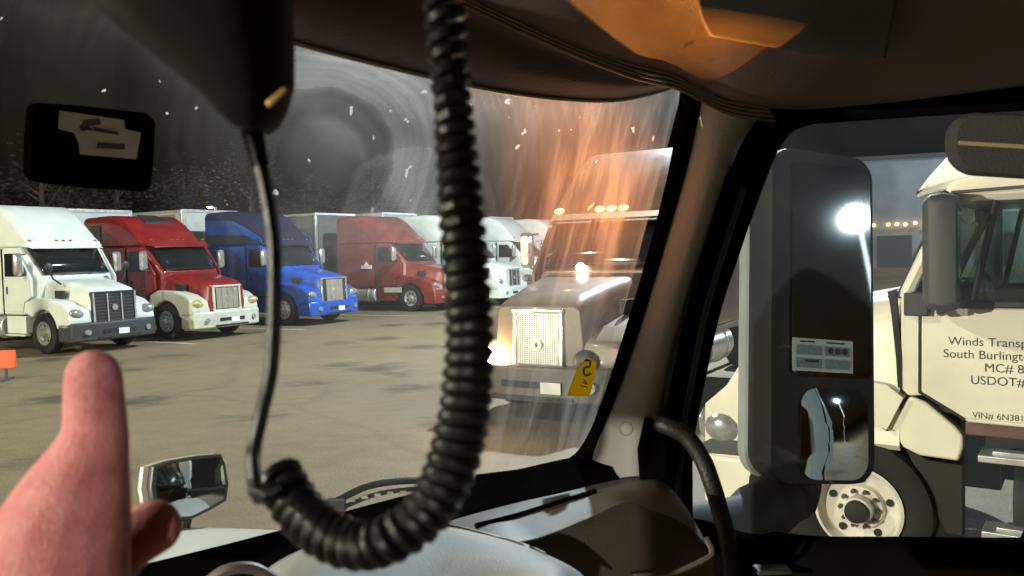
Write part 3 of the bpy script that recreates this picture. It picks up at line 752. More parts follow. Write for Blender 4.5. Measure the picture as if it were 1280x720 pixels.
bd = empty('low_building', (42, 72, 0), rad(-18), 'long low grey building far off with a row of orange lamps', 'building')
b = BM(); box(b, (0, 0, 4.4), (44, 14, 8.8)); link('wall', b, mat('grey_siding', (.24, .27, .30), .6, var=.3, scale=.5), bd)
b = BM(); box(b, (0, 0, 8.95), (44.6, 14.6, .3)); link('roof', b, DGREY, bd)
b = BM()
for k in range(12): box(b, (-20 + 3.6 * k, -7.03, 1.35), (2.6, .1, 2.6))
link_each('bay_door', b, mat('bay_door_grey', (.05, .055, .06), .5), bd)
random.seed(3)
OL = glow('orange_lamp', (1.0, .45, .12), 9)
for k in range(11):
    b = BM(); ellip(b, (-13.5 + .72 * k + random.uniform(-.25, .25), -7.25, 3.55 + random.uniform(-.06, .06)), (.15, .12, .13), 6); link('wall_lamp', b, OL, bd)

LEAF = mat('night_foliage', (.022, .02, .019), .7, 0, 0, .5, 1.5)
BARK = mat('bark', (.07, .055, .045), .9, 0, 0, .4, 4)
def tree(x, y, h, wdt, label, seed):
    rnd = random.Random(seed)
    t = empty('tree', (x, y, 0), rnd.uniform(0, 6), label, 'tree', 'trees beyond the parked trucks')
    b = BM()
    tube(b, [(0, 0, 0), (.15, .1, h * .3), (-.1, .1, h * .6), (.05, 0, h * .92)], [.30, .24, .15, .04], 8)
    tips = []
    for k in range(12):
        a = rnd.uniform(0, 6.28); z0 = h * rnd.uniform(.25, .75); l = wdt * rnd.uniform(.5, 1.0) * (1.15 - z0 / h)
        e = Vector((math.cos(a) * l, math.sin(a) * l, z0 + h * rnd.uniform(.08, .2)))
        tube(b, [(0, 0, z0), e * .5 + Vector((0, 0, z0 * .5)), e], [.08, .06, .02], 6); tips.append(e)
    link('trunk', b, BARK, t)
    b = BM()
    for e in tips + [Vector((0, 0, h * .9)), Vector((0, 0, h * .75))]:
        for q in range(120):
            c = e + Vector((rnd.gauss(0, .55), rnd.gauss(0, .55), rnd.gauss(0, .5))) * (wdt * .38)
            s = rnd.uniform(.10, .26)
            M = Matrix.Rotation(rnd.uniform(0, 6.28), 3, 'Z') @ Matrix.Rotation(rnd.uniform(-1.2, 1.2), 3, 'X')
            vs = [b.verts.new(c + M @ Vector(v)) for v in ((-s, 0, 0), (0, -s * .5, .02), (s, 0, 0), (0, s * .5, .02))]
            b.faces.new(vs)
    link('crown', b, LEAF, t, smooth=False)
tl = ['bushy dark tree at the far left of the tree line', 'tall thin dark tree behind the white truck', 'broad dark tree over the red truck trailer', 'dark tree between the red and blue trucks', 'tall dark tree beyond the blue truck', 'short round dark tree past the blue truck trailer', 'dark tree behind the brick red truck', 'last small dark tree right of the row']
for k, (px, d, h, wd) in enumerate([(-40, 52, 9, 3.5), (60, 56, 11, 3), (150, 58, 10, 4.2), (235, 60, 9, 3.2), (320, 62, 11, 3.4), (385, 60, 7.5, 3.6), (470, 66, 9, 4), (570, 70, 8, 3.4)]):
    tree((px - 640) / 1050 * d, d, h, wd, tl[k], 40 + k)
lamp_post((-23.0, 66.0), 6.3, 800, (1.0, .72, .4), 'small distant warm lamp above the red truck', (-23, 0))

# ------------------------------------------------------------------ our own truck, seen from inside
CABLOC = H * .2 + R * .45
own = empty('truck_cab', CABLOC, 0, 'dark cab of our own truck with dirty windshield, grey dash and white hood', 'truck')
own_inv = Matrix.Translation(-CABLOC)
def pw(o, parent=own):
    if isinstance(o, list): return [pw(q, parent) for q in o]
    o.parent = parent
    o.matrix_parent_inverse = own_inv if parent is own else Matrix.Identity(4)
    return o
TRIM = mat('grey_cab_trim', (.62, .61, .55), .6, 0, 0, .10, 8, .25, 300)
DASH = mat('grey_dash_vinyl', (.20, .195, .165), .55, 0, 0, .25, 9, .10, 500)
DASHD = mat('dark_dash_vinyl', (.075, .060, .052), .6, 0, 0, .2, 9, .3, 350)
HEADL = mat('headliner_cloth', (.070, .043, .042), .9, 0, 0, .12, 8, .3, 400)
HDR = mat('header_plastic', (.085, .05, .042), .4, 0, 0, .15, 8, .15, 200)
SEAL = mat('black_seal', (.006, .005, .005), .8, 0, 0, .2, 12, .05, spec=.0)
CABBLK = mat('black_cab_plastic', (.0055, .0045, .0045), .8, 0, 0, .2, 8, .04, 500, spec=.0)
SKINM = None

def wind_mat():
    m = bpy.data.materials.new('dirty_windshield')
    N, L, p = nodes(m)
    out = N['Material Output']
    def math_(op, a, b=None, c=None, clamp=False):
        n = N.new('ShaderNodeMath'); n.operation = op; n.use_clamp = clamp
        for i, v in enumerate((a, b, c)):
            if v is None: continue
            if isinstance(v, (int, float)): n.inputs[i].default_value = v
            else: L.new(v, n.inputs[i])
        return n.outputs[0]
    def ramp(v, stops, interp='EASE'):
        r = N.new('ShaderNodeValToRGB'); r.color_ramp.interpolation = interp
        e = r.color_ramp.elements
        while len(e) < len(stops): e.new(.5)
        for el, (pos, val) in zip(e, stops): el.position = pos; el.color = (val, val, val, 1)
        L.new(v, r.inputs[0]); return r.outputs[0]
    uv = N.new('ShaderNodeUVMap'); uv.uv_map = 'UVMap'
    sep = N.new('ShaderNodeSeparateXYZ'); L.new(uv.outputs[0], sep.inputs[0])
    def noise_(scale, sx=1, sy=1, detail=4, rough=.6, dist=0, rot=0):
        mp = N.new('ShaderNodeMapping'); mp.inputs['Scale'].default_value = (sx, sy, 1); mp.inputs['Rotation'].default_value = (0, 0, rot); L.new(uv.outputs[0], mp.inputs[0])
        n = N.new('ShaderNodeTexNoise'); n.inputs['Scale'].default_value = scale; n.inputs['Detail'].default_value = detail; n.inputs['Roughness'].default_value = rough; n.inputs['Distortion'].default_value = dist
        L.new(mp.outputs[0], n.inputs['Vector']); return n.outputs[0]
    def dist_(cx, cy):
        a = math_('SUBTRACT', sep.outputs[0], cx); b = math_('SUBTRACT', sep.outputs[1], cy)
        d = math_('SQRT', math_('ADD', math_('MULTIPLY', a, a), math_('MULTIPLY', b, b)))
        return math_('ADD', d, math_('MULTIPLY', math_('SUBTRACT', noise_(7), .5), .05))
    dA = dist_(.53, .545); dB = dist_(.68, .44)
    rA = ramp(math_('MULTIPLY', dA, 2.5), [(0, .45), (.10, .45), (.14, .20), (.21, .16), (.25, .80), (.38, 1.0), (.52, .6), (.75, .35), (1, .25)])
    rB = ramp(math_('MULTIPLY', dB, 2.5), [(0, .55), (.26, .70), (.315, .82), (.335, .40), (.6, .45), (1, .4)])
    half = ramp(sep.outputs[0], [(.40, 0), (.56, 1)])
    rA = math_('ADD', math_('MULTIPLY', rA, half), math_('MULTIPLY', math_('SUBTRACT', 1, half), .34))
    dC = dist_(.20, .05)
    rC = ramp(dC, [(0, .5), (.42, .55), (.45, .9), (.50, .5), (.60, .6), (.63, 1.3), (.70, .6), (.80, .75), (1, .7)])
    rA = math_('MULTIPLY', rA, rC); rA = math_('MULTIPLY', rA, 1.5)
    # fine concentric wipe marks
    wv = N.new('ShaderNodeTexNoise'); wv.noise_dimensions = '1D'; wv.inputs['Scale'].default_value = 90; wv.inputs['Detail'].default_value = 3
    L.new(dA, wv.inputs['W'])
    fine = ramp(wv.outputs[0], [(.3, .82), (.7, 1.0)])
    base = math_('MULTIPLY', math_('MULTIPLY', math_('ADD', rA, rB), .5), fine)
    cloud = ramp(noise_(3.5, detail=6), [(.25, .55), (.75, 1.25)])
    base = math_('MULTIPLY', base, cloud)
    vert = ramp(sep.outputs[1], [(0.0, .14), (.34, .18), (.48, .6), (.58, 1.0), (.68, 2.1)])
    base = math_('MULTIPLY', base, vert)
    leftdark = ramp(sep.outputs[0], [(.0, .08), (.30, .12), (.42, .6), (.55, 1.1), (.72, 1.0), (1.0, .7)])
    base = math_('MULTIPLY', base, leftdark)
    # vertical run-off streaks towards the pillar
    st = ramp(noise_(9, 3.2, .35, 4, .6, .4, rad(8)), [(.40, .15), (.70, 1.0)])
    rt = ramp(sep.outputs[0], [(.74, .0), (.86, .45), (.95, 1.0), (1.0, .9)])
    streak = math_('MULTIPLY', st, rt)
    fac = math_('ADD', math_('MULTIPLY', base, WS_BASE), math_('MULTIPLY', streak, WS_STREAK))
    fac = math_('ADD', fac, math_('MULTIPLY', rt, .012))
    # splats
    vo = N.new('ShaderNodeTexVoronoi'); vo.inputs['Scale'].default_value = 36; vo.feature = 'F1'
    mp = N.new('ShaderNodeMapping'); mp.inputs['Scale'].default_value = (1.2, .7, 1); mp.inputs['Rotation'].default_value = (0, 0, .5)
    dn = N.new('ShaderNodeTexNoise'); dn.inputs['Scale'].default_value = 60
    L.new(uv.outputs[0], dn.inputs['Vector'])
    mixv = N.new('ShaderNodeMix'); mixv.data_type = 'VECTOR'; mixv.inputs[0].default_value = .025
    L.new(uv.outputs[0], mixv.inputs[4]); L.new(dn.outputs[1], mixv.inputs[5]); L.new(mixv.outputs[1], mp.inputs[0]); L.new(mp.outputs[0], vo.inputs['Vector'])
    sc = N.new('ShaderNodeSeparateColor'); L.new(vo.outputs['Color'], sc.inputs[0])
    size = ramp(sc.outputs[0], [(.35, 0.0), (1.0, .17)], 'LINEAR')
    spl = math_('GREATER_THAN', math_('SUBTRACT', size, vo.outputs['Distance']), 0)
    up = ramp(sep.outputs[1], [(.45, 0.03), (.50, 1.0)])
    spl = math_('MULTIPLY', math_('MULTIPLY', spl, .85), up)
    fac = math_('MAXIMUM', fac, spl)
    fac = math_('MINIMUM', fac, .85)
    tr = N.new('ShaderNodeBsdfTransparent'); tr.inputs[0].default_value = (.96, .97, .95, 1)
    gl = N.new('ShaderNodeBsdfGlossy'); gl.inputs['Roughness'].default_value = .03
    fr = N.new('ShaderNodeFresnel'); fr.inputs[0].default_value = 1.35
    mx = N.new('ShaderNodeMixShader'); L.new(fr.outputs[0], mx.inputs[0]); L.new(tr.outputs[0], mx.inputs[1]); L.new(gl.outputs[0], mx.inputs[2])
    tl = N.new('ShaderNodeBsdfTranslucent'); tl.inputs[0].default_value = (.75, .74, .74, 1)
    df = N.new('ShaderNodeBsdfDiffuse'); df.inputs[0].default_value = (.6, .59, .57, 1)
    md = N.new('ShaderNodeMixShader'); md.inputs[0].default_value = .3; L.new(tl.outputs[0], md.inputs[1]); L.new(df.outputs[0], md.inputs[2])
    mm = N.new('ShaderNodeMixShader'); L.new(fac, mm.inputs[0]); L.new(mx.outputs[0], mm.inputs[1]); L.new(md.outputs[0], mm.inputs[2])
    L.new(mm.outputs[0], out.inputs[0])
    return m
WS_BASE, WS_STREAK = .42, .20

# windshield: upper and lower curves in space
top = [W(-150, -75, .83), W(0, -32, .90), W(180, 4, 1.03), W(362, 46, 1.13), W(520, 82, 1.23), W(640, 104, 1.31), W(760, 112, 1.40), W(856, 100, 1.47)]
bot = [W(-150, 790, .95), W(0, 750, 1.03), W(180, 715, 1.17), W(345, 672, 1.28), W(450, 640, 1.35), W(560, 612, 1.43), W(640, 600, 1.48), W(726, 592, 1.53)]
cols = grid([top, bot], 40, 20)
b = BM(); V = [[b.verts.new(p) for p in c] for c in cols]
uvl = b.loops.layers.uv.new('UVMap'); UVv = {}
for i in range(40):
    for j in range(20): UVv[V[i][j]] = (1.12 * i / 39, .72 * (1 - j / 19))
for i in range(39):
    for j in range(19):
        f = b.faces.new((V[i][j], V[i + 1][j], V[i + 1][j + 1], V[i][j + 1])); f.smooth = True
        for l in f.loops: l[uvl].uv = UVv[l.vert]
wsh = pw(link('windshield', b, wind_mat()))

# black seal band down the right of the glass and along its lower edge
sheetp = lambda name, rows, m, parent=own, **k: pw(sheet(name, rows, m, None, **k), parent)
L1 = [W(848, 92, 1.44), W(850, 112, 1.445), W(838, 200, 1.455), W(814, 300, 1.465), W(785, 400, 1.475), W(756, 490, 1.485), W(735, 543, 1.49), W(712, 572, 1.48), W(672, 583, 1.46), W(595, 593, 1.42)]
L2 = [W(886, 90, 1.43), W(878, 128, 1.43), W(860, 205, 1.44), W(834, 300, 1.45), W(804, 400, 1.46), W(777, 480, 1.47), W(756, 550, 1.475), W(735, 600, 1.46), W(690, 625, 1.44), W(610, 640, 1.40)]
sheetp('windshield_seal', [L1, [(a * .5 + c * .5) + (C0 - a).normalized() * .012 for a, c in zip(L1, L2)], L2], SEAL, nu=60, nv=8, thick=.02)
# pillar
P1 = [W(884, 95, 1.43), W(876, 130, 1.43), W(860, 205, 1.44), W(833, 300, 1.45), W(803, 400, 1.46), W(776, 480, 1.47), W(750, 545, 1.47), W(718, 615, 1.47)]
P2 = [W(912, 90, 1.385), W(902, 130, 1.385), W(884, 205, 1.39), W(856, 300, 1.395), W(826, 400, 1.40), W(802, 480, 1.41), W(785, 545, 1.42), W(765, 620, 1.42)]
P3 = [W(952, 85, 1.385), W(935, 130, 1.385), W(906, 205, 1.39), W(877, 300, 1.395), W(846, 400, 1.40), W(828, 480, 1.405), W(818, 545, 1.41), W(809, 625, 1.41)]
P4 = [W(1000, 85, 1.46), W(975, 130, 1.47), W(930, 205, 1.49), W(898, 300, 1.50), W(866, 400, 1.50), W(848, 480, 1.50), W(838, 545, 1.49), W(830, 630, 1.48)]
pil = sheetp('pillar', [P1, P2, P3, P4], TRIM, nu=40, nv=20, thick=.01)
b = BM(); ellip(b, W(783, 536, 1.405), (.012, .008, .012), 10); pw(link('screw_cover', b, TRIM), pil)
# door frame round the side window
D1 = [W(1290, 100, 1.20), W(1150, 112, 1.28), W(1040, 118, 1.34), W(975, 128, 1.385), W(935, 165, 1.40), W(902, 240, 1.405), W(878, 320, 1.40), W(855, 400, 1.40), W(838, 480, 1.40), W(826, 560, 1.40), W(816, 660, 1.38), W(812, 760, 1.34)]
D2 = [W(1290, 138, 1.21), W(1150, 146, 1.29), W(1060, 152, 1.35), W(1005, 158, 1.40), W(978, 178, 1.42), W(948, 250, 1.43), W(922, 325, 1.43), W(901, 390, 1.43), W(883, 470, 1.43), W(868, 550, 1.43), W(866, 615, 1.40), W(868, 760, 1.36)]
dmid = [(a * .5 + c * .5) + (C0 - a).normalized() * .02 for a, c in zip(D1, D2)]
door = sheetp('door', [D1, dmid, D2], CABBLK, nu=70, nv=10, thick=.04)
b = BM(); tube(b, cat([W(930, 235, 1.395), W(906, 310, 1.39), W(882, 390, 1.39), W(866, 470, 1.39), W(853, 545, 1.39), W(846, 640, 1.37)], 24), .0055, 8); pw(link('weather_strip', b, DGREY), door)
T1 = [W(820, 660, 1.36), W(866, 648, 1.37), W(950, 668, 1.33), W(1100, 671, 1.25), W(1290, 672, 1.16)]
T2 = [W(820, 700, 1.28), W(866, 690, 1.30), W(950, 690, 1.26), W(1100, 692, 1.18), W(1290, 694, 1.09)]
T3 = [W(820, 860, 1.28), W(866, 860, 1.30), W(950, 860, 1.26), W(1100, 860, 1.18), W(1290, 860, 1.09)]
sheetp('door_panel', [T1, T2, T3], CABBLK, door, nu=40, nv=12, thick=.05)
b = BM(); box(b, W(965, 712, 1.22), (.05, .03, .006)); pw(link('lock_knob', b, DGREY, bevel=.002), door)
# side window glass
b = BM(); q = [b.verts.new(p) for p in (W(955, 150, 1.435), W(1300, 125, 1.22), W(1300, 690, 1.18), W(850, 690, 1.40), W(862, 540, 1.44))]; b.faces.new(q)
pw(link('side_window', b, clear_glass('side_window_glass', (.93, .95, .94), .035), smooth=False), door)

# header above the glass, trim strip, headliner
G1 = [W(-420, -190, .66), W(-150, -90, .82), W(0, -44, .89), W(180, 0, 1.02), W(362, 52, 1.115), W(470, 80, 1.19), W(590, 108, 1.27), W(680, 122, 1.335), W(760, 126, 1.39), W(810, 118, 1.42), W(856, 104, 1.455)]
G2 = [W(-420, -260, .62), W(-150, -150, .76), W(0, -110, .82), W(180, -75, .93), W(362, -50, 1.02), W(470, -30, 1.09), W(590, 12, 1.17), W(680, 52, 1.24), W(760, 80, 1.30), W(810, 94, 1.34), W(860, 96, 1.40)]
hmid = [(a * .55 + c * .45) + (C0 - a).normalized() * .03 for a, c in zip(G1, G2)]
hdr = sheetp('header', [G1, hmid, G2], HDR, nu=60, nv=14, thick=.015)
b = BM(); tube(b, [p + (C0 - p).normalized() * .004 for p in cat(G1, 70)], .0035, 6); pw(link('lower_bead', b, mat('bead_grey', (.30, .28, .26), .4)), hdr)
b = BM()
tr = [W(470, -62, 1.06), W(560, -18, 1.13), W(640, 20, 1.19), W(700, 47, 1.24), W(780, 78, 1.29), W(840, 94, 1.335), W(900, 124, 1.37), W(960, 134, 1.385)]
for k in range(4):
    o_ = Vector((.004, 0, -.0075)) * k
    tube(b, [p + o_ + (C0 - p).normalized() * (.012 - .004 * k) for p in cat(tr, 60)], .0032, 6)
pw(link('trim_strip', b, mat('trim_brown', (.22, .16, .12), .3, .2)), hdr)
E1 = [W(-420, -330, .62), W(-150, -235, .74), W(80, -175, .86), W(300, -130, .97), W(470, -58, 1.07), W(590, 0, 1.155), W(690, 46, 1.235), W(780, 80, 1.295), W(850, 98, 1.345), W(920, 130, 1.38), W(1000, 137, 1.36), W(1100, 130, 1.30), W(1200, 118, 1.24), W(1300, 106, 1.19)]
E2 = [p * .88 + C0 * .12 + Vector((0, 0, .028)) for p in E1]
E3 = [p * .70 + C0 * .30 + Vector((0, 0, .085)) for p in E1]
E4 = [p * .45 + C0 * .55 + Vector((0, 0, .20)) for p in E1]
E5 = [p * .1 + C0 * .9 + Vector((0, 0, .42)) for p in E1]
E6 = [C0 - (p - C0) * .7 + Vector((0, 0, .60)) for p in E1]
hl = sheetp('headliner', [E1, E2, E3, E4, E5, E6], HEADL, nu=50, nv=40, thick=.02)
sheetp('overhead_console', [[W(862, -70, .765), W(990, -72, .755), W(1130, -76, .74)], [W(872, 8, .865), W(1000, 20, .855), W(1120, 12, .84)], [W(884, 40, .93), W(1030, 62, .945), W(1106, 66, .94)], [W(890, 46, .955), W(1034, 70, .975), W(1108, 73, .965)]], mat('console_cloth', (.013, .009, .010), .9, 0, 0, .15, 8, .1, 500), hl, nu=30, nv=24, thick=.03)
# padded visor folded up over the side window
V1 = [W(1192, 145, .92), W(1230, 150, .92), W(1310, 152, .90)]
b = BM()
c = W(1262, 183, .95); ax = (W(1320, 186, .93) - W(1200, 180, .96)).normalized(); vv = UP; nn = ax.cross(vv).normalized()
M = Matrix((ax, nn, vv)).transposed()
ring = []
def pad(w2, h2, r): 
    out = []
    for cx, cy, a0 in ((w2 - r, h2 - r, 0), (-w2 + r, h2 - r, 90), (-w2 + r, -h2 + r, 180), (w2 - r, -h2 + r, 270)):
        for k in range(7): a = rad(a0 + 15 * k); out.append((cx + r * math.cos(a), cy + r * math.sin(a)))
    return out
for t_, s_ in ((-.016, .92), (-.009, 1), (.009, 1), (.016, .92)):
    ring.append([c + M @ Vector((x * s_ + .04, t_, z * (s_ if abs(t_) > .01 else 1))) for x, z in pad(.105, .035, .03)])
ring_loft(b, ring)
vis = pw(link('side_visor', b, mat('visor_cloth', (.035, .033, .036), .9, 0, 0, .15, 20, .2, 300)))
b = BM(); tube(b, [c + M @ Vector((x, -.0175, -.001 - .01 * (x + .06))) for x in (-.055, 0, .06, .14)], .0025, 6); tube(b, [c + M @ Vector((x, .0175, -.001 - .01 * (x + .06))) for x in (-.055, 0, .06, .14)], .0025, 6)
pw(link_each('seam', b, mat('tan_piping', (.33, .26, .13), .7)), vis)

# dash: black defrost shelf, grey top, binnacle
A1 = [W(-150, 778, .95), W(0, 742, 1.03), W(180, 705, 1.15), W(345, 664, 1.25), W(450, 634, 1.32), W(560, 606, 1.40), W(650, 586, 1.45), W(715, 572, 1.48), W(760, 570, 1.48)]
A2 = [W(-150, 800, .92), W(0, 765, .99), W(180, 725, 1.10), W(345, 688, 1.18), W(450, 660, 1.24), W(560, 630, 1.31), W(650, 610, 1.36), W(715, 598, 1.39), W(770, 592, 1.40)]
A3 = [W(-150, 860, .85), W(0, 815, .90), W(180, 762, 1.0), W(345, 716, 1.08), W(450, 690, 1.12), W(560, 652, 1.20), W(640, 630, 1.27), W(715, 614, 1.34), W(780, 606, 1.38)]
A3b = [p + Vector((0, 0, -.04)) for p in A3]
dash = sheetp('dash', [A1, A2, A3, A3b], CABBLK, nu=60, nv=16, thick=.015)
B1 = [W(430, 694, 1.19), W(560, 652, 1.20), W(640, 630, 1.26), W(715, 613, 1.32), W(760, 602, 1.34), W(800, 597, 1.33), W(832, 604, 1.31), W(862, 640, 1.28)]
B2 = [W(440, 704, 1.13), W(585, 662, 1.12), W(650, 648, 1.17), W(720, 630, 1.22), W(765, 614, 1.26), W(805, 612, 1.27), W(840, 622, 1.26), W(870, 655, 1.24)]
B3 = [W(450, 724, 1.05), W(610, 684, 1.05), W(672, 673, 1.09), W(735, 648, 1.14), W(782, 628, 1.18), W(820, 640, 1.20), W(855, 655, 1.20), W(890, 688, 1.19)]
B4 = [W(450, 750, 1.05), W(610, 714, 1.05), W(674, 700, 1.08), W(745, 678, 1.13), W(800, 668, 1.17), W(838, 674, 1.19), W(866, 688, 1.19), W(892, 706, 1.18)]
B5 = [W(450, 830, 1.05), W(610, 800, 1.05), W(680, 800, 1.09), W(750, 800, 1.14), W(810, 800, 1.18), W(845, 800, 1.20), W(870, 800, 1.20), W(893, 800, 1.19)]
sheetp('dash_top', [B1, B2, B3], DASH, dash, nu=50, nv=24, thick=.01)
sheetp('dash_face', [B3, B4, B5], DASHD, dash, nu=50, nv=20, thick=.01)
off = lambda p, d=.004: p + (C0 - p).normalized() * d
b = BM(); tube(b, [off(p, .005) for p in cat([W(595, 657, 1.125), W(650, 643, 1.185), W(700, 627, 1.235), W(745, 614, 1.275)], 20)], .0035, 6); pw(link('defrost_slot', b, SEAL), dash)
b = BM(); tube(b, [off(p) for p in cat([W(790, 720, 1.15), W(840, 716, 1.16), W(880, 700, 1.165), W(890, 690, 1.17), W(882, 672, 1.18)], 20)], .004, 6); pw(link('vent_bezel', b, mat('bezel_grey', (.16, .14, .12), .4)), dash)
N1 = [W(300, 790, .80), W(330, 715, .86), W(400, 678, .98), W(470, 660, 1.03), W(554, 658, 1.04), W(632, 675, 1.0), W(690, 696, .95), W(730, 720, .90), W(760, 760, .86)]
N2 = [W(310, 860, .66), W(350, 760, .70), W(420, 705, .78), W(480, 690, .82), W(550, 690, .84), W(620, 705, .82), W(670, 725, .79), W(700, 750, .76), W(730, 800, .74)]
N3 = [p * .6 + C0 * .4 + Vector((0, 0, -.22)) for p in N2]
N0 = [p + Vector((0, .01, -.05)) for p in N1]
bn = sheetp('gauge_hood', [N1, N2, N3], mat('binnacle_vinyl', (.24, .235, .20), .55, 0, 0, .3, 7, .10, 500), dash, nu=50, nv=24, thick=.003)
b = BM(); tube(b, cat([W(262, 726, .70), W(285, 712, .70), W(318, 711, .71), W(350, 730, .72)], 20), .005, 8); pw(link('wheel_rim', b, mat('rim_grey', (.10, .085, .08), .5)), dash)
# grab handle and its bracket
b = BM()
pts = cat([W(818, 529, 1.33), W(834, 533, 1.31), W(858, 546, 1.30), W(878, 574, 1.29), W(890, 605, 1.28), W(899, 635, 1.28), W(908, 668, 1.27), W(914, 720, 1.26)], 40)
tube(b, pts, [.013] * 4 + [.0135] * 36, 14)
gh = pw(link('grab_handle', b, mat('handle_grey', (.022, .020, .020), .45, 0, 0, .1, 8, .2, 300)))
b = BM(); q1 = [(806, 520), (822, 526), (838, 560), (836, 605), (800, 605), (797, 562)]
ring_loft(b, [[W(x, y, 1.315) for x, y in q1], [W(x, y, 1.40) for x, y in q1]]); pw(link('handle_bracket', b, CABBLK, bevel=.004), gh)

# outside mirror on the door
mc = W(1037, 392, 1.80)
d_lamp = (W(1066, 262, 1.8) - C0).normalized()
o_l = Vector((.866, -.5, .24)).normalized()
mn = (o_l - d_lamp).normalized()
ms = Vector((-mn.y, mn.x, 0)).normalized()              # to the picture's right
if ms.dot(cR) < 0: ms = -ms
mu = ms.cross(mn).normalized()
if mu.z < 0: mu = -mu
def onm(px, py):
    d = W(px, py, 1) - C0; return C0 + d * ((mc - C0).dot(mn) / d.dot(mn))
mu = (onm(1087, 215) - onm(1090, 575)).normalized(); ms = mn.cross(mu) if mn.cross(mu).dot(cR) > 0 else mu.cross(mn)
MM = Matrix((ms, mn, mu)).transposed()
def mp_(x, n, z): return mc + MM @ Vector((x, n, z))
def px2m(px, py):
    """Where the sight line to a pixel meets the mirror plane, in mirror coordinates."""
    d = (W(px, py, 1) - C0); t = (mc - C0).dot(mn) / d.dot(mn); q = C0 + d * t - mc
    return q.dot(ms), q.dot(mu)
x0, _ = px2m(962, 392); x1, _ = px2m(1091, 392); _, z1 = px2m(1040, 192); _, z0 = px2m(1035, 606)
cx, cz, hw_, hh_ = (x0 + x1) / 2, (z0 + z1) / 2, (x1 - x0) / 2, (z1 - z0) / 2
def mring(n, s, r, dx=0): return [mp_(cx + dx + x, n, cz + z) for x, z in pad(hw_ * s, hh_ * (1 - (1 - s) * .5), r)]
b = BM(); ring_loft(b, [mring(-.082, .97, .06), mring(-.06, 1.0, .06), mring(-.01, 1.0, .055), mring(.004, .985, .05)])
mir = pw(link('side_mirror', b, mat('mirror_shell_dark', (.008, .008, .010), .6, 0, 0, .1, 6, .05, spec=.2), bevel=0))
b = BM(); ring_loft(b, [mring(-.140, .80, .05), mring(-.134, .90, .06), mring(-.118, .98, .062), mring(-.086, 1.005, .06), mring(-.080, .96, .06)]); pw(link('mirror_back', b, mat('mirror_shell_pale', (.24, .27, .27), .45)), mir)
MIRR = mat('mirror_silver', (.62, .68, .69), .015, 1, 0, .04, 6, rvar=.01)
a0, t1 = px2m(988, 201); a1, t0 = px2m(1086, 474)
b = BM(); ring_loft(b, [[mp_((a0 + a1) / 2 + x, .006, (t0 + t1) / 2 + z) for x, z in pad((a1 - a0) / 2, (t1 - t0) / 2, .02)], [mp_((a0 + a1) / 2 + x, .009, (t0 + t1) / 2 + z) for x, z in pad((a1 - a0) / 2, (t1 - t0) / 2, .02)]])
mg = pw(link('main_glass', b, MIRR), mir)
b = BM()
e0, f1 = px2m(998, 484); e1, f0 = px2m(1082, 600)
rr = []
for k in range(7):
    s = 1 - k / 7
    rr.append([mp_((e0 + e1) / 2 + x * s, .018 - .9 * ((x * s) ** 2 + (z * s) ** 2), (f0 + f1) / 2 + z * s) for x, z in pad((e1 - e0) / 2, (f1 - f0) / 2, .04)])
ring_loft(b, rr); pw(link('convex_glass', b, MIRR), mir)
# unidentified reflection, modelled as a flat plate across the foot of the mirror glass
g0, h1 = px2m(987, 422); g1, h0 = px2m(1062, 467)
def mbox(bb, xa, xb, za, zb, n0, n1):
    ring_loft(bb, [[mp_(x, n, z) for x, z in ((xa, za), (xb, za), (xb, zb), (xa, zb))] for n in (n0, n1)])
b = BM(); mbox(b, g0, g1, h0, h1, .0095, .0105); pn = pw(link('reflection_panel', b, mat('reflection_pale', (.42, .47, .43), .5, 0, 0, .1, 20)), mir)
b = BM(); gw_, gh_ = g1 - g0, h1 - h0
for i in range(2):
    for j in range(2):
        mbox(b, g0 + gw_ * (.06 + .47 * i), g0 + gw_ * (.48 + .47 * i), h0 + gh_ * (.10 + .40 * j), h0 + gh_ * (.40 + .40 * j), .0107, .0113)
pw(link_each('reflection_field', b, mat('reflection_green_grey', (.13, .17, .15), .5, 0, 0, .4, 90)), pn)
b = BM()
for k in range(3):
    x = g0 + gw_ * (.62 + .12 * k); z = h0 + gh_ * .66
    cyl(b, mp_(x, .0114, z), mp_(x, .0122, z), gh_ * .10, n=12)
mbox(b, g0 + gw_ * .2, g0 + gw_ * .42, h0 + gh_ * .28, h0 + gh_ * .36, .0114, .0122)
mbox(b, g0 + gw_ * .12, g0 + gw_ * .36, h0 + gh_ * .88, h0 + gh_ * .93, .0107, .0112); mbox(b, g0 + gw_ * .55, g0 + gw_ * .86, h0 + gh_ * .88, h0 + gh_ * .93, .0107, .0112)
pw(link_each('reflection_mark', b, CHASS), pn)
b = BM(); ax0, ay0 = px2m(985, 600)
tube(b, cat([W(985, 585, 1.84), W(975, 622, 1.80), W(940, 646, 1.70), W(890, 660, 1.56), W(840, 668, 1.45)], 24), [.075] * 6 + [.062] * 6 + [.05] * 12, 14); pw(link_each('mirror_arm', b, mat('mirror_arm_black', (.012, .011, .012), .6, spec=.2)), mir)
# cab side behind the door, seen in the mirror
b = BM()
for a in (0,):
    q = [CABLOC + R * 1.02 + H * f + UP * z for f, z in ((-.9, 1.0), (-3.4, 1.0), (-3.4, 3.6), (-.9, 3.6))]
    ring_loft(b, [q, [p - R * .08 for p in q]])
pw(link('sleeper_side', b, mat('sleeper_grey', (.22, .23, .22), .5), bevel=.02))

b = BM()
pl = [(-1.8, -.78), (.80, -.78), (.86, .2), (.78, .7), (.45, 1.4), (.3, 1.52), (-1.8, 1.52)]
ring_loft(b, [[C0 + H * f + R * r + UP * z for f, r in pl] for z in (.68, .76)])
pw(link('roof', b, WHITE, bevel=.02))

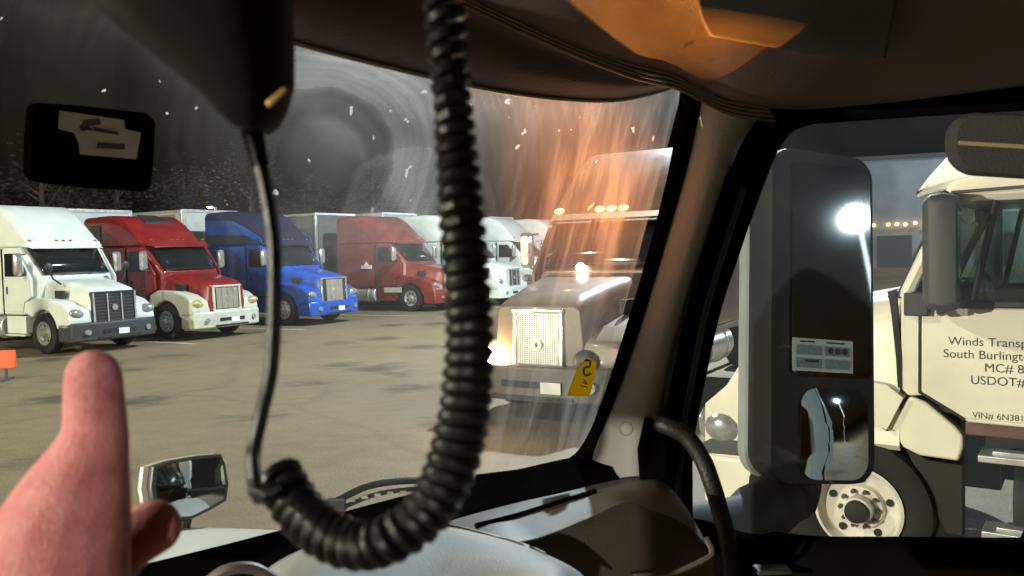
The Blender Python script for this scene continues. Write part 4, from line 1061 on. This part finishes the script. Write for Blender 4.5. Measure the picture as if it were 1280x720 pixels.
b = BM()
def wallbox(bb, f0, f1, r0, r1, z0, z1):
    ring_loft(bb, [[C0 + H * f + R * r + UP * z for f, r in ((f0, r0), (f1, r0), (f1, r1), (f0, r1))] for z in (z0, z1)])
for a in ((-1.8, .75, -.84, -.78, -1.5, -.42), (-1.8, .62, -.84, -.78, .25, .675), (-1.8, -.36, -.84, -.78, -.419, .249)): wallbox(b, *a)
bmesh.ops.remove_doubles(b, verts=b.verts[:], dist=.002)
pw(link('far_door', b, CABBLK))
b = BM(); wallbox(b, -1.86, -1.805, -.84, 1.5, -1.5, .675); pw(link('back_wall', b, CABBLK))

# hood in front of the windshield, with its fender mirror
b = BM()
def hz(f, r):
    rc = r - .45
    return 1.75 - .05 * max(0, f - 1.0) ** 2 - .07 * max(0, f - 1.0) - .9 * max(0, abs(rc) - .72) ** 2
nf, nr = 24, 28
V = [[b.verts.new(H * (.80 + 1.25 * i / (nf - 1)) + R * (-.55 + 1.95 * j / (nr - 1)) + UP * hz(.80 + 1.25 * i / (nf - 1), -.55 + 1.95 * j / (nr - 1))) for j in range(nr)] for i in range(nf)]
for i in range(nf - 1):
    for j in range(nr - 1): b.faces.new((V[i][j], V[i + 1][j], V[i + 1][j + 1], V[i][j + 1]))
hood = pw(link('hood', b, mat('own_hood_white', (.62, .63, .57), .4, 0, .2, .06, 4)))
s_ = hood.modifiers.new('thickness', 'SOLIDIFY'); s_.thickness = .02
b = BM()
hmc = W(232, 607, 2.0)
hn = (Vector((.90, -.43, .10)).normalized() - (hmc - C0).normalized()).normalized()
hs = Vector((-hn.y, hn.x, 0)).normalized()
if hs.dot(cR) < 0: hs = -hs
hu = hs.cross(hn); hu = hu if hu.z > 0 else -hu
def hp(x, n, z): return hmc + hs * x + hn * n + hu * z
def hq(px, py):
    d = W(px, py, 1) - C0; t = (hmc - C0).dot(hn) / d.dot(hn); q = C0 + d * t - hmc
    return q.dot(hs), q.dot(hu)
quad = [hq(x, y) for x, y in ((190, 583), (215, 575), (250, 569), (277, 567), (282, 580), (286, 605), (283, 626), (262, 638), (238, 650), (212, 652), (192, 640), (187, 610))]
mx_ = sum(q[0] for q in quad) / len(quad); mz_ = sum(q[1] for q in quad) / len(quad)
ring_loft(b, [[hp(mx_ + (x - mx_) * s, n, mz_ + (z - mz_) * s) for x, z in quad] for n, s in ((-.09, .6), (-.07, .85), (-.03, 1), (0, 1), (.004, .97))])
hm = pw(link('hood_mirror', b, mat('hood_mirror_shell', (.05, .05, .05), .4)), own)
b = BM(); ring_loft(b, [[hp(mx_ + (x - mx_) * s, n, mz_ + (z - mz_) * s) for x, z in quad] for n, s in ((.0045, .88), (.007, .88), (.011, .5), (.012, .1))]); pw(link('mirror_glass', b, MIRR), hm)
b = BM(); ring_loft(b, [[hp(mx_ - .012 + (x - mx_) * s, n, mz_ + (z - mz_) * s) for x, z in quad] for n, s in ((-.10, .62), (-.075, .90), (-.028, 1.04), (-.02, 1.0))]); pw(link('mirror_back', b, PALE), hm)
b = BM(); tube(b, [hp(mx_, -.04, mz_ - .05), hp(mx_ - .02, -.06, mz_ - .14), hp(mx_ - .04, -.06, mz_ - .3)], .014, 8); pw(link('mirror_stalk', b, CHASS), hm)
# wiper at the foot of the glass
b = BM(); pts = cat([W(418, 628, 1.36), W(460, 608, 1.385), W(510, 601, 1.405), W(560, 603, 1.43)], 24); tube(b, pts, .006, 8)
tube(b, cat([W(425, 636, 1.35), W(470, 618, 1.38), W(520, 611, 1.40), W(556, 611, 1.42)], 20), .004, 8)
box(b, W(420, 632, 1.355), (.03, .02, .02)); wp = pw(link('wiper', b, BLACK))
b = BM()
for k in range(6): p = W(440 + 16 * k, 625 - 4 * k + .4 * k * k, 1.36 + .007 * k); box(b, p, (.010, .004, .005))
pw(link_each('blade_clip', b, ALU), wp)

# ------------------------------------------------------------------ small things in the cab
# transponder on the glass
def on_glass(px, py):
    d = W(px, py, 1) - C0
    best = None
    for i in range(39):
        for j in range(19):
            p = cols[i][j]; q = (p - C0).normalized(); e = (q - d.normalized()).length
            if best is None or e < best[0]: best = (e, p, i, j)
    e, p, i, j = best
    n = (cols[i + 1][j] - p).cross(cols[i][j + 1] - p).normalized()
    if n.dot(C0 - p) < 0: n = -n
    t = (p - C0).dot(n) / d.dot(n)
    return C0 + d * t, n
gp, gn = on_glass(105, 181)
def gpt(px, py, off_):
    d = W(px, py, 1) - C0; pl = gp + gn * off_; t = (pl - C0).dot(gn) / d.dot(gn); return C0 + d * t
def gpoly(bb, pts, o0, o1, taper=1.0):
    cx_ = sum(p[0] for p in pts) / len(pts); cy_ = sum(p[1] for p in pts) / len(pts)
    a = [gpt(x, y, o0) for x, y in pts]
    ring_loft(bb, [a, [p + gn * (o1 - o0) for p in a]])
box_px = [(38, 128), (100, 132), (172, 140), (182, 150), (180, 200), (176, 232), (166, 237), (100, 233), (36, 226), (27, 218), (28, 170), (31, 134)]
b = BM(); gpoly(b, box_px, .004, .030)
tp = tag(link('transponder_box', b, CABBLK, bevel=.004), 'black box stuck on the windshield with a stepped white label', 'transponder')
b = BM(); lab_px = [(74, 138), (155, 150), (156, 161), (176, 166), (170, 199), (100, 193), (98, 178), (92, 166), (73, 161)]
gpoly(b, lab_px, .0305, .0312); lb = link('label', b, mat('label_paper', (.78, .78, .74), .7, 0, 0, .15, 40), tp, smooth=False)
b = BM()
for pts in ([(104, 150), (124, 148), (126, 155), (112, 158), (106, 164), (100, 163)], [(116, 158), (148, 165), (148, 169), (118, 164)], [(122, 178), (156, 180), (156, 187), (120, 185)], [(100, 156), (116, 160), (116, 164), (99, 160)]):
    gpoly(b, pts, .0314, .0318)
link('print', b, mat('print_grey', (.13, .12, .12), .7), lb, smooth=False)

# yellow tag seen from behind, in the corner of the glass
gp, gn = on_glass(725, 490)
ytag = [(709, 494), (722, 458), (735, 446), (745, 452), (740, 484), (736, 495)]
b = BM(); gpoly(b, ytag, .004, .0055)
m = bpy.data.materials.new('yellow_tag_vinyl'); N, L, p = nodes(m)
tlu = N.new('ShaderNodeBsdfTranslucent'); tlu.inputs[0].default_value = (.85, .62, .02, 1)
p.inputs['Base Color'].default_value = (.62, .46, .02, 1); p.inputs['Roughness'].default_value = .5
mxs = N.new('ShaderNodeMixShader'); mxs.inputs[0].default_value = .6
L.new(p.outputs[0], mxs.inputs[1]); L.new(tlu.outputs[0], mxs.inputs[2]); L.new(mxs.outputs[0], N['Material Output'].inputs[0])
yt = tag(link('yellow_tag', b, m, smooth=False), 'yellow tag numbered 5 in the lower corner of the windshield', 'tag')
b = BM()
def stroke(bb, pts, wd=2.2):
    for (xa, ya), (xb, yb) in zip(pts, pts[1:]):
        d = Vector((xb - xa, yb - ya)).normalized(); n2 = Vector((-d.y, d.x)) * wd / 2
        gpoly(bb, [(xa + n2.x, ya + n2.y), (xb + n2.x, yb + n2.y), (xb - n2.x, yb - n2.y), (xa - n2.x, ya - n2.y)], .0058, .0063)
stroke(b, [(730, 450), (738, 451), (737, 459), (731, 459), (729, 464), (731, 469), (736, 469), (738, 466)])
for pts in ([(727, 478), (735, 480)], [(725, 482), (734, 484)], [(729, 474), (733, 478)]): stroke(b, pts, 1.2)
link('number', b, mat('tag_ink', (.10, .08, .01), .6), yt, smooth=False)

# hanging microphone
b = BM()
def mic_ring(cx_, cy_, hw, d, th, tilt=0):
    out = []
    for k in range(32):
        a = 2 * math.pi * k / 32
        ca, sa = math.cos(a), math.sin(a)
        x = math.copysign(abs(ca) ** .55, ca); y_ = math.copysign(abs(sa) ** .7, sa)
        out.append(W(cx_ + hw * x, cy_ + tilt * x, d) + Vector((0, 1, 0)) * th * y_)
    return out
ring_loft(b, [mic_ring(238, -120, 150, .25, .018), mic_ring(238, -60, 142, .25, .019), mic_ring(236, 0, 126, .25, .019), mic_ring(262, 50, 101, .25, .018, 6), mic_ring(289, 95, 74, .25, .016, 9), mic_ring(306, 128, 48, .25, .014, 8), mic_ring(312, 150, 32, .25, .012, 5), mic_ring(315, 163, 18, .25, .009, 2)])
mic = tag(link('hand_microphone', b, mat('mic_black', (.005, .004, .0045), .75, 0, 0, .15, 30, .03, 700, spec=.2)), 'black two-way radio hand microphone hanging at upper left', 'microphone')
b = BM(); ring_loft(b, [[W(x, y, .2315) for x, y in ((331, 128), (355, 108), (360, 113), (337, 135))], [W(x, y, .236) for x, y in ((331, 128), (355, 108), (360, 113), (337, 135))]])
link('orange_glint', b, mat('glint_orange', (.75, .45, .15), .4, .5), mic, bevel=.0005)  # orange highlight on the microphone's edge, put in as a coloured sliver
# coiled cord
wire = cat([W(312, 150, .25), W(320, 185, .25), W(331, 230, .25), W(342, 300, .25), W(343, 380, .25), W(339, 460, .25), W(326, 520, .248), W(317, 565, .246), W(318, 600, .240)], 50)
path = cat([W(346, 588, .262), W(358, 612, .258), W(378, 642, .255), W(408, 668, .25), W(448, 682, .245), W(492, 672, .24), W(534, 640, .24), W(561, 592, .24), W(577, 535, .24), W(585, 470, .24), W(587, 400, .24), W(580, 310, .24), W(572, 205, .24), W(564, 110, .24), W(557, 20, .24), W(550, -60, .24), W(545, -160, .24)], 2600)
L_ = [0]
for a, c in zip(path, path[1:]): L_.append(L_[-1] + (c - a).length)
tot = L_[-1]
hel = []; ph = 0.0; a = None
for i, p in enumerate(path):
    d = (path[min(i + 1, len(path) - 1)] - path[max(i - 1, 0)]).normalized()
    if a is None: a = (Vector((0, 0, 1)) - d * d.z).normalized()
    a = (a - d * a.dot(d)).normalized(); bb_ = d.cross(a)
    s = L_[i] / tot
    pitch = .0043 + .0014 * min(1, max(0, (s - .72) / .2)) + .0001 * math.sin(s * 40)
    if i: ph += 2 * math.pi * (L_[i] - L_[i - 1]) / pitch
    rr_ = .0055 - .0013 * min(1, max(0, (s - .45) / .2)) + .0003 * math.sin(s * 23)
    hel.append(p + (a * math.cos(ph + 2.2) + bb_ * math.sin(ph + 2.2)) * rr_)
# resample to about 16 points a turn
hs2 = [hel[0]]; acc = 0
for u, v in zip(hel, hel[1:]):
    acc += (v - u).length
    if acc > .0024: hs2.append(v); acc = 0
lead = [wire[-1], W(322, 625, .236), W(336, 622, .238)]
full = wire + cat([wire[-1], W(326, 622, .236), hs2[4]], 8)[1:-1] + hs2[4:]
wr = [.0022] * len(full)
b = BM(); tube(b, full, wr, 8)
cord = tag(link('coiled_cord', b, mat('cord_black', (.005, .005, .006), .36, 0, 0, .1, 40, .05, 400, spec=.32)), 'black coiled microphone cord looping down in front of the windshield', 'cord')
b = BM()
for k in range(7):
    p = wire[3 + k]; cyl(b, p - (wire[4 + k] - p) * .25, p + (wire[4 + k] - p) * .25, .0034 - .0001 * k, n=12)
link('strain_relief', b, CABBLK, mic)

# ------------------------------------------------------------------ the hand with its raised thumb
def skin():
    m = bpy.data.materials.new('skin')
    N, L, p = nodes(m)
    tc = N.new('ShaderNodeTexCoord')
    n = N.new('ShaderNodeTexNoise'); n.inputs['Scale'].default_value = 95; n.inputs['Detail'].default_value = 9; n.inputs['Roughness'].default_value = .75; L.new(tc.outputs['Object'], n.inputs['Vector'])
    cr = N.new('ShaderNodeValToRGB'); e = cr.color_ramp.elements
    e[0].position = .3; e[0].color = (.42, .105, .11, 1); e[1].position = .72; e[1].color = (.64, .26, .26, 1)
    L.new(n.outputs[0], cr.inputs[0]); L.new(cr.outputs[0], p.inputs['Base Color'])
    p.inputs['Roughness'].default_value = .62; p.inputs['Specular IOR Level'].default_value = .3
    p.inputs['Subsurface Weight'].default_value = .25
    p.inputs['Subsurface Radius'].default_value = (.006, .002, .001)
    n2 = N.new('ShaderNodeTexNoise'); n2.inputs['Scale'].default_value = 900; L.new(tc.outputs['Object'], n2.inputs['Vector'])
    wv = N.new('ShaderNodeTexWave'); wv.inputs['Scale'].default_value = 160; wv.inputs['Distortion'].default_value = 3; wv.bands_direction = 'Z'; L.new(tc.outputs['Object'], wv.inputs['Vector'])
    ad = N.new('ShaderNodeMath'); ad.operation = 'MULTIPLY_ADD'; ad.inputs[1].default_value = .0; L.new(wv.outputs[1], ad.inputs[0]); L.new(n2.outputs[0], ad.inputs[2])
    bp = N.new('ShaderNodeBump'); bp.inputs['Strength'].default_value = .5; bp.inputs['Distance'].default_value = .0012; L.new(ad.outputs[0], bp.inputs['Height']); L.new(bp.outputs[0], p.inputs['Normal'])
    return m
b = BM()
def chain(pts, n=26, flat=1.0):
    """A fleshy limb: closely spaced balls of slowly changing radius, fused by the remesh below."""
    c = cat([Vector((*W(x, y, d), )) for x, y, d, r in pts], n)
    r_ = [v.x for v in cat([Vector((r, 0, 0)) for *_, r in pts], n)]
    for p, r in zip(c, r_):
        ellip(b, p, (r, r * flat, r), 8)
PXM = .27 / 1050
chain([(117, 472, .270, 36 * PXM), (118, 505, .270, 38 * PXM), (119, 545, .270, 41 * PXM), (108, 585, .270, 52 * PXM), (92, 630, .270, 69 * PXM), (72, 690, .270, 88 * PXM), (50, 780, .272, 108 * PXM), (30, 900, .275, 125 * PXM)], 40, .85)
chain([(40, 790, .300, .019), (100, 735, .302, .0150), (150, 685, .302, .0112), (182, 664, .300, .0102), (192, 659, .300, .0100)], 26)
chain([(60, 850, .300, .020), (150, 800, .312, .0120), (185, 790, .300, .0108), (160, 800, .285, .0100), (120, 800, .283, .0092)], 26)
chain([(50, 930, .300, .020), (140, 880, .314, .0115), (175, 872, .300, .0105), (150, 880, .285, .0098), (112, 880, .283, .0090)], 26)
chain([(30, 1010, .298, .018), (120, 965, .308, .0102), (150, 955, .296, .0093), (128, 962, .283, .0086), (98, 962, .282, .0080)], 26)
chain([(20, 860, .285, .030), (0, 980, .290, .034), (-60, 1150, .285, .030), (-140, 1350, .27, .030), (-260, 1700, .25, .036)], 30)
hand = link('person', b, skin())
rm = hand.modifiers.new('remesh', 'REMESH'); rm.mode = 'VOXEL'; rm.voxel_size = .0012; rm.use_smooth_shade = True
sm = hand.modifiers.new('smooth', 'SMOOTH'); sm.factor = .6; sm.iterations = 14
tag(hand, "raised bare hand with its thumb up in front of the windshield", 'person')

# rear lamp that the door mirror catches
lp = C0 + d_lamp * ((mc - C0).dot(mn) / d_lamp.dot(mn)) + o_l * 27
dr_ = Vector((-lp.x, -lp.y, 0)).normalized()
lamp_post((lp.x - dr_.x * 1.3, lp.y - dr_.y * 1.3), lp.z + .04, 6000, (.85, .95, 1.0), 'cool white lamp post behind the cab seen in the side mirror', (0, 0), 'lot lamp posts')
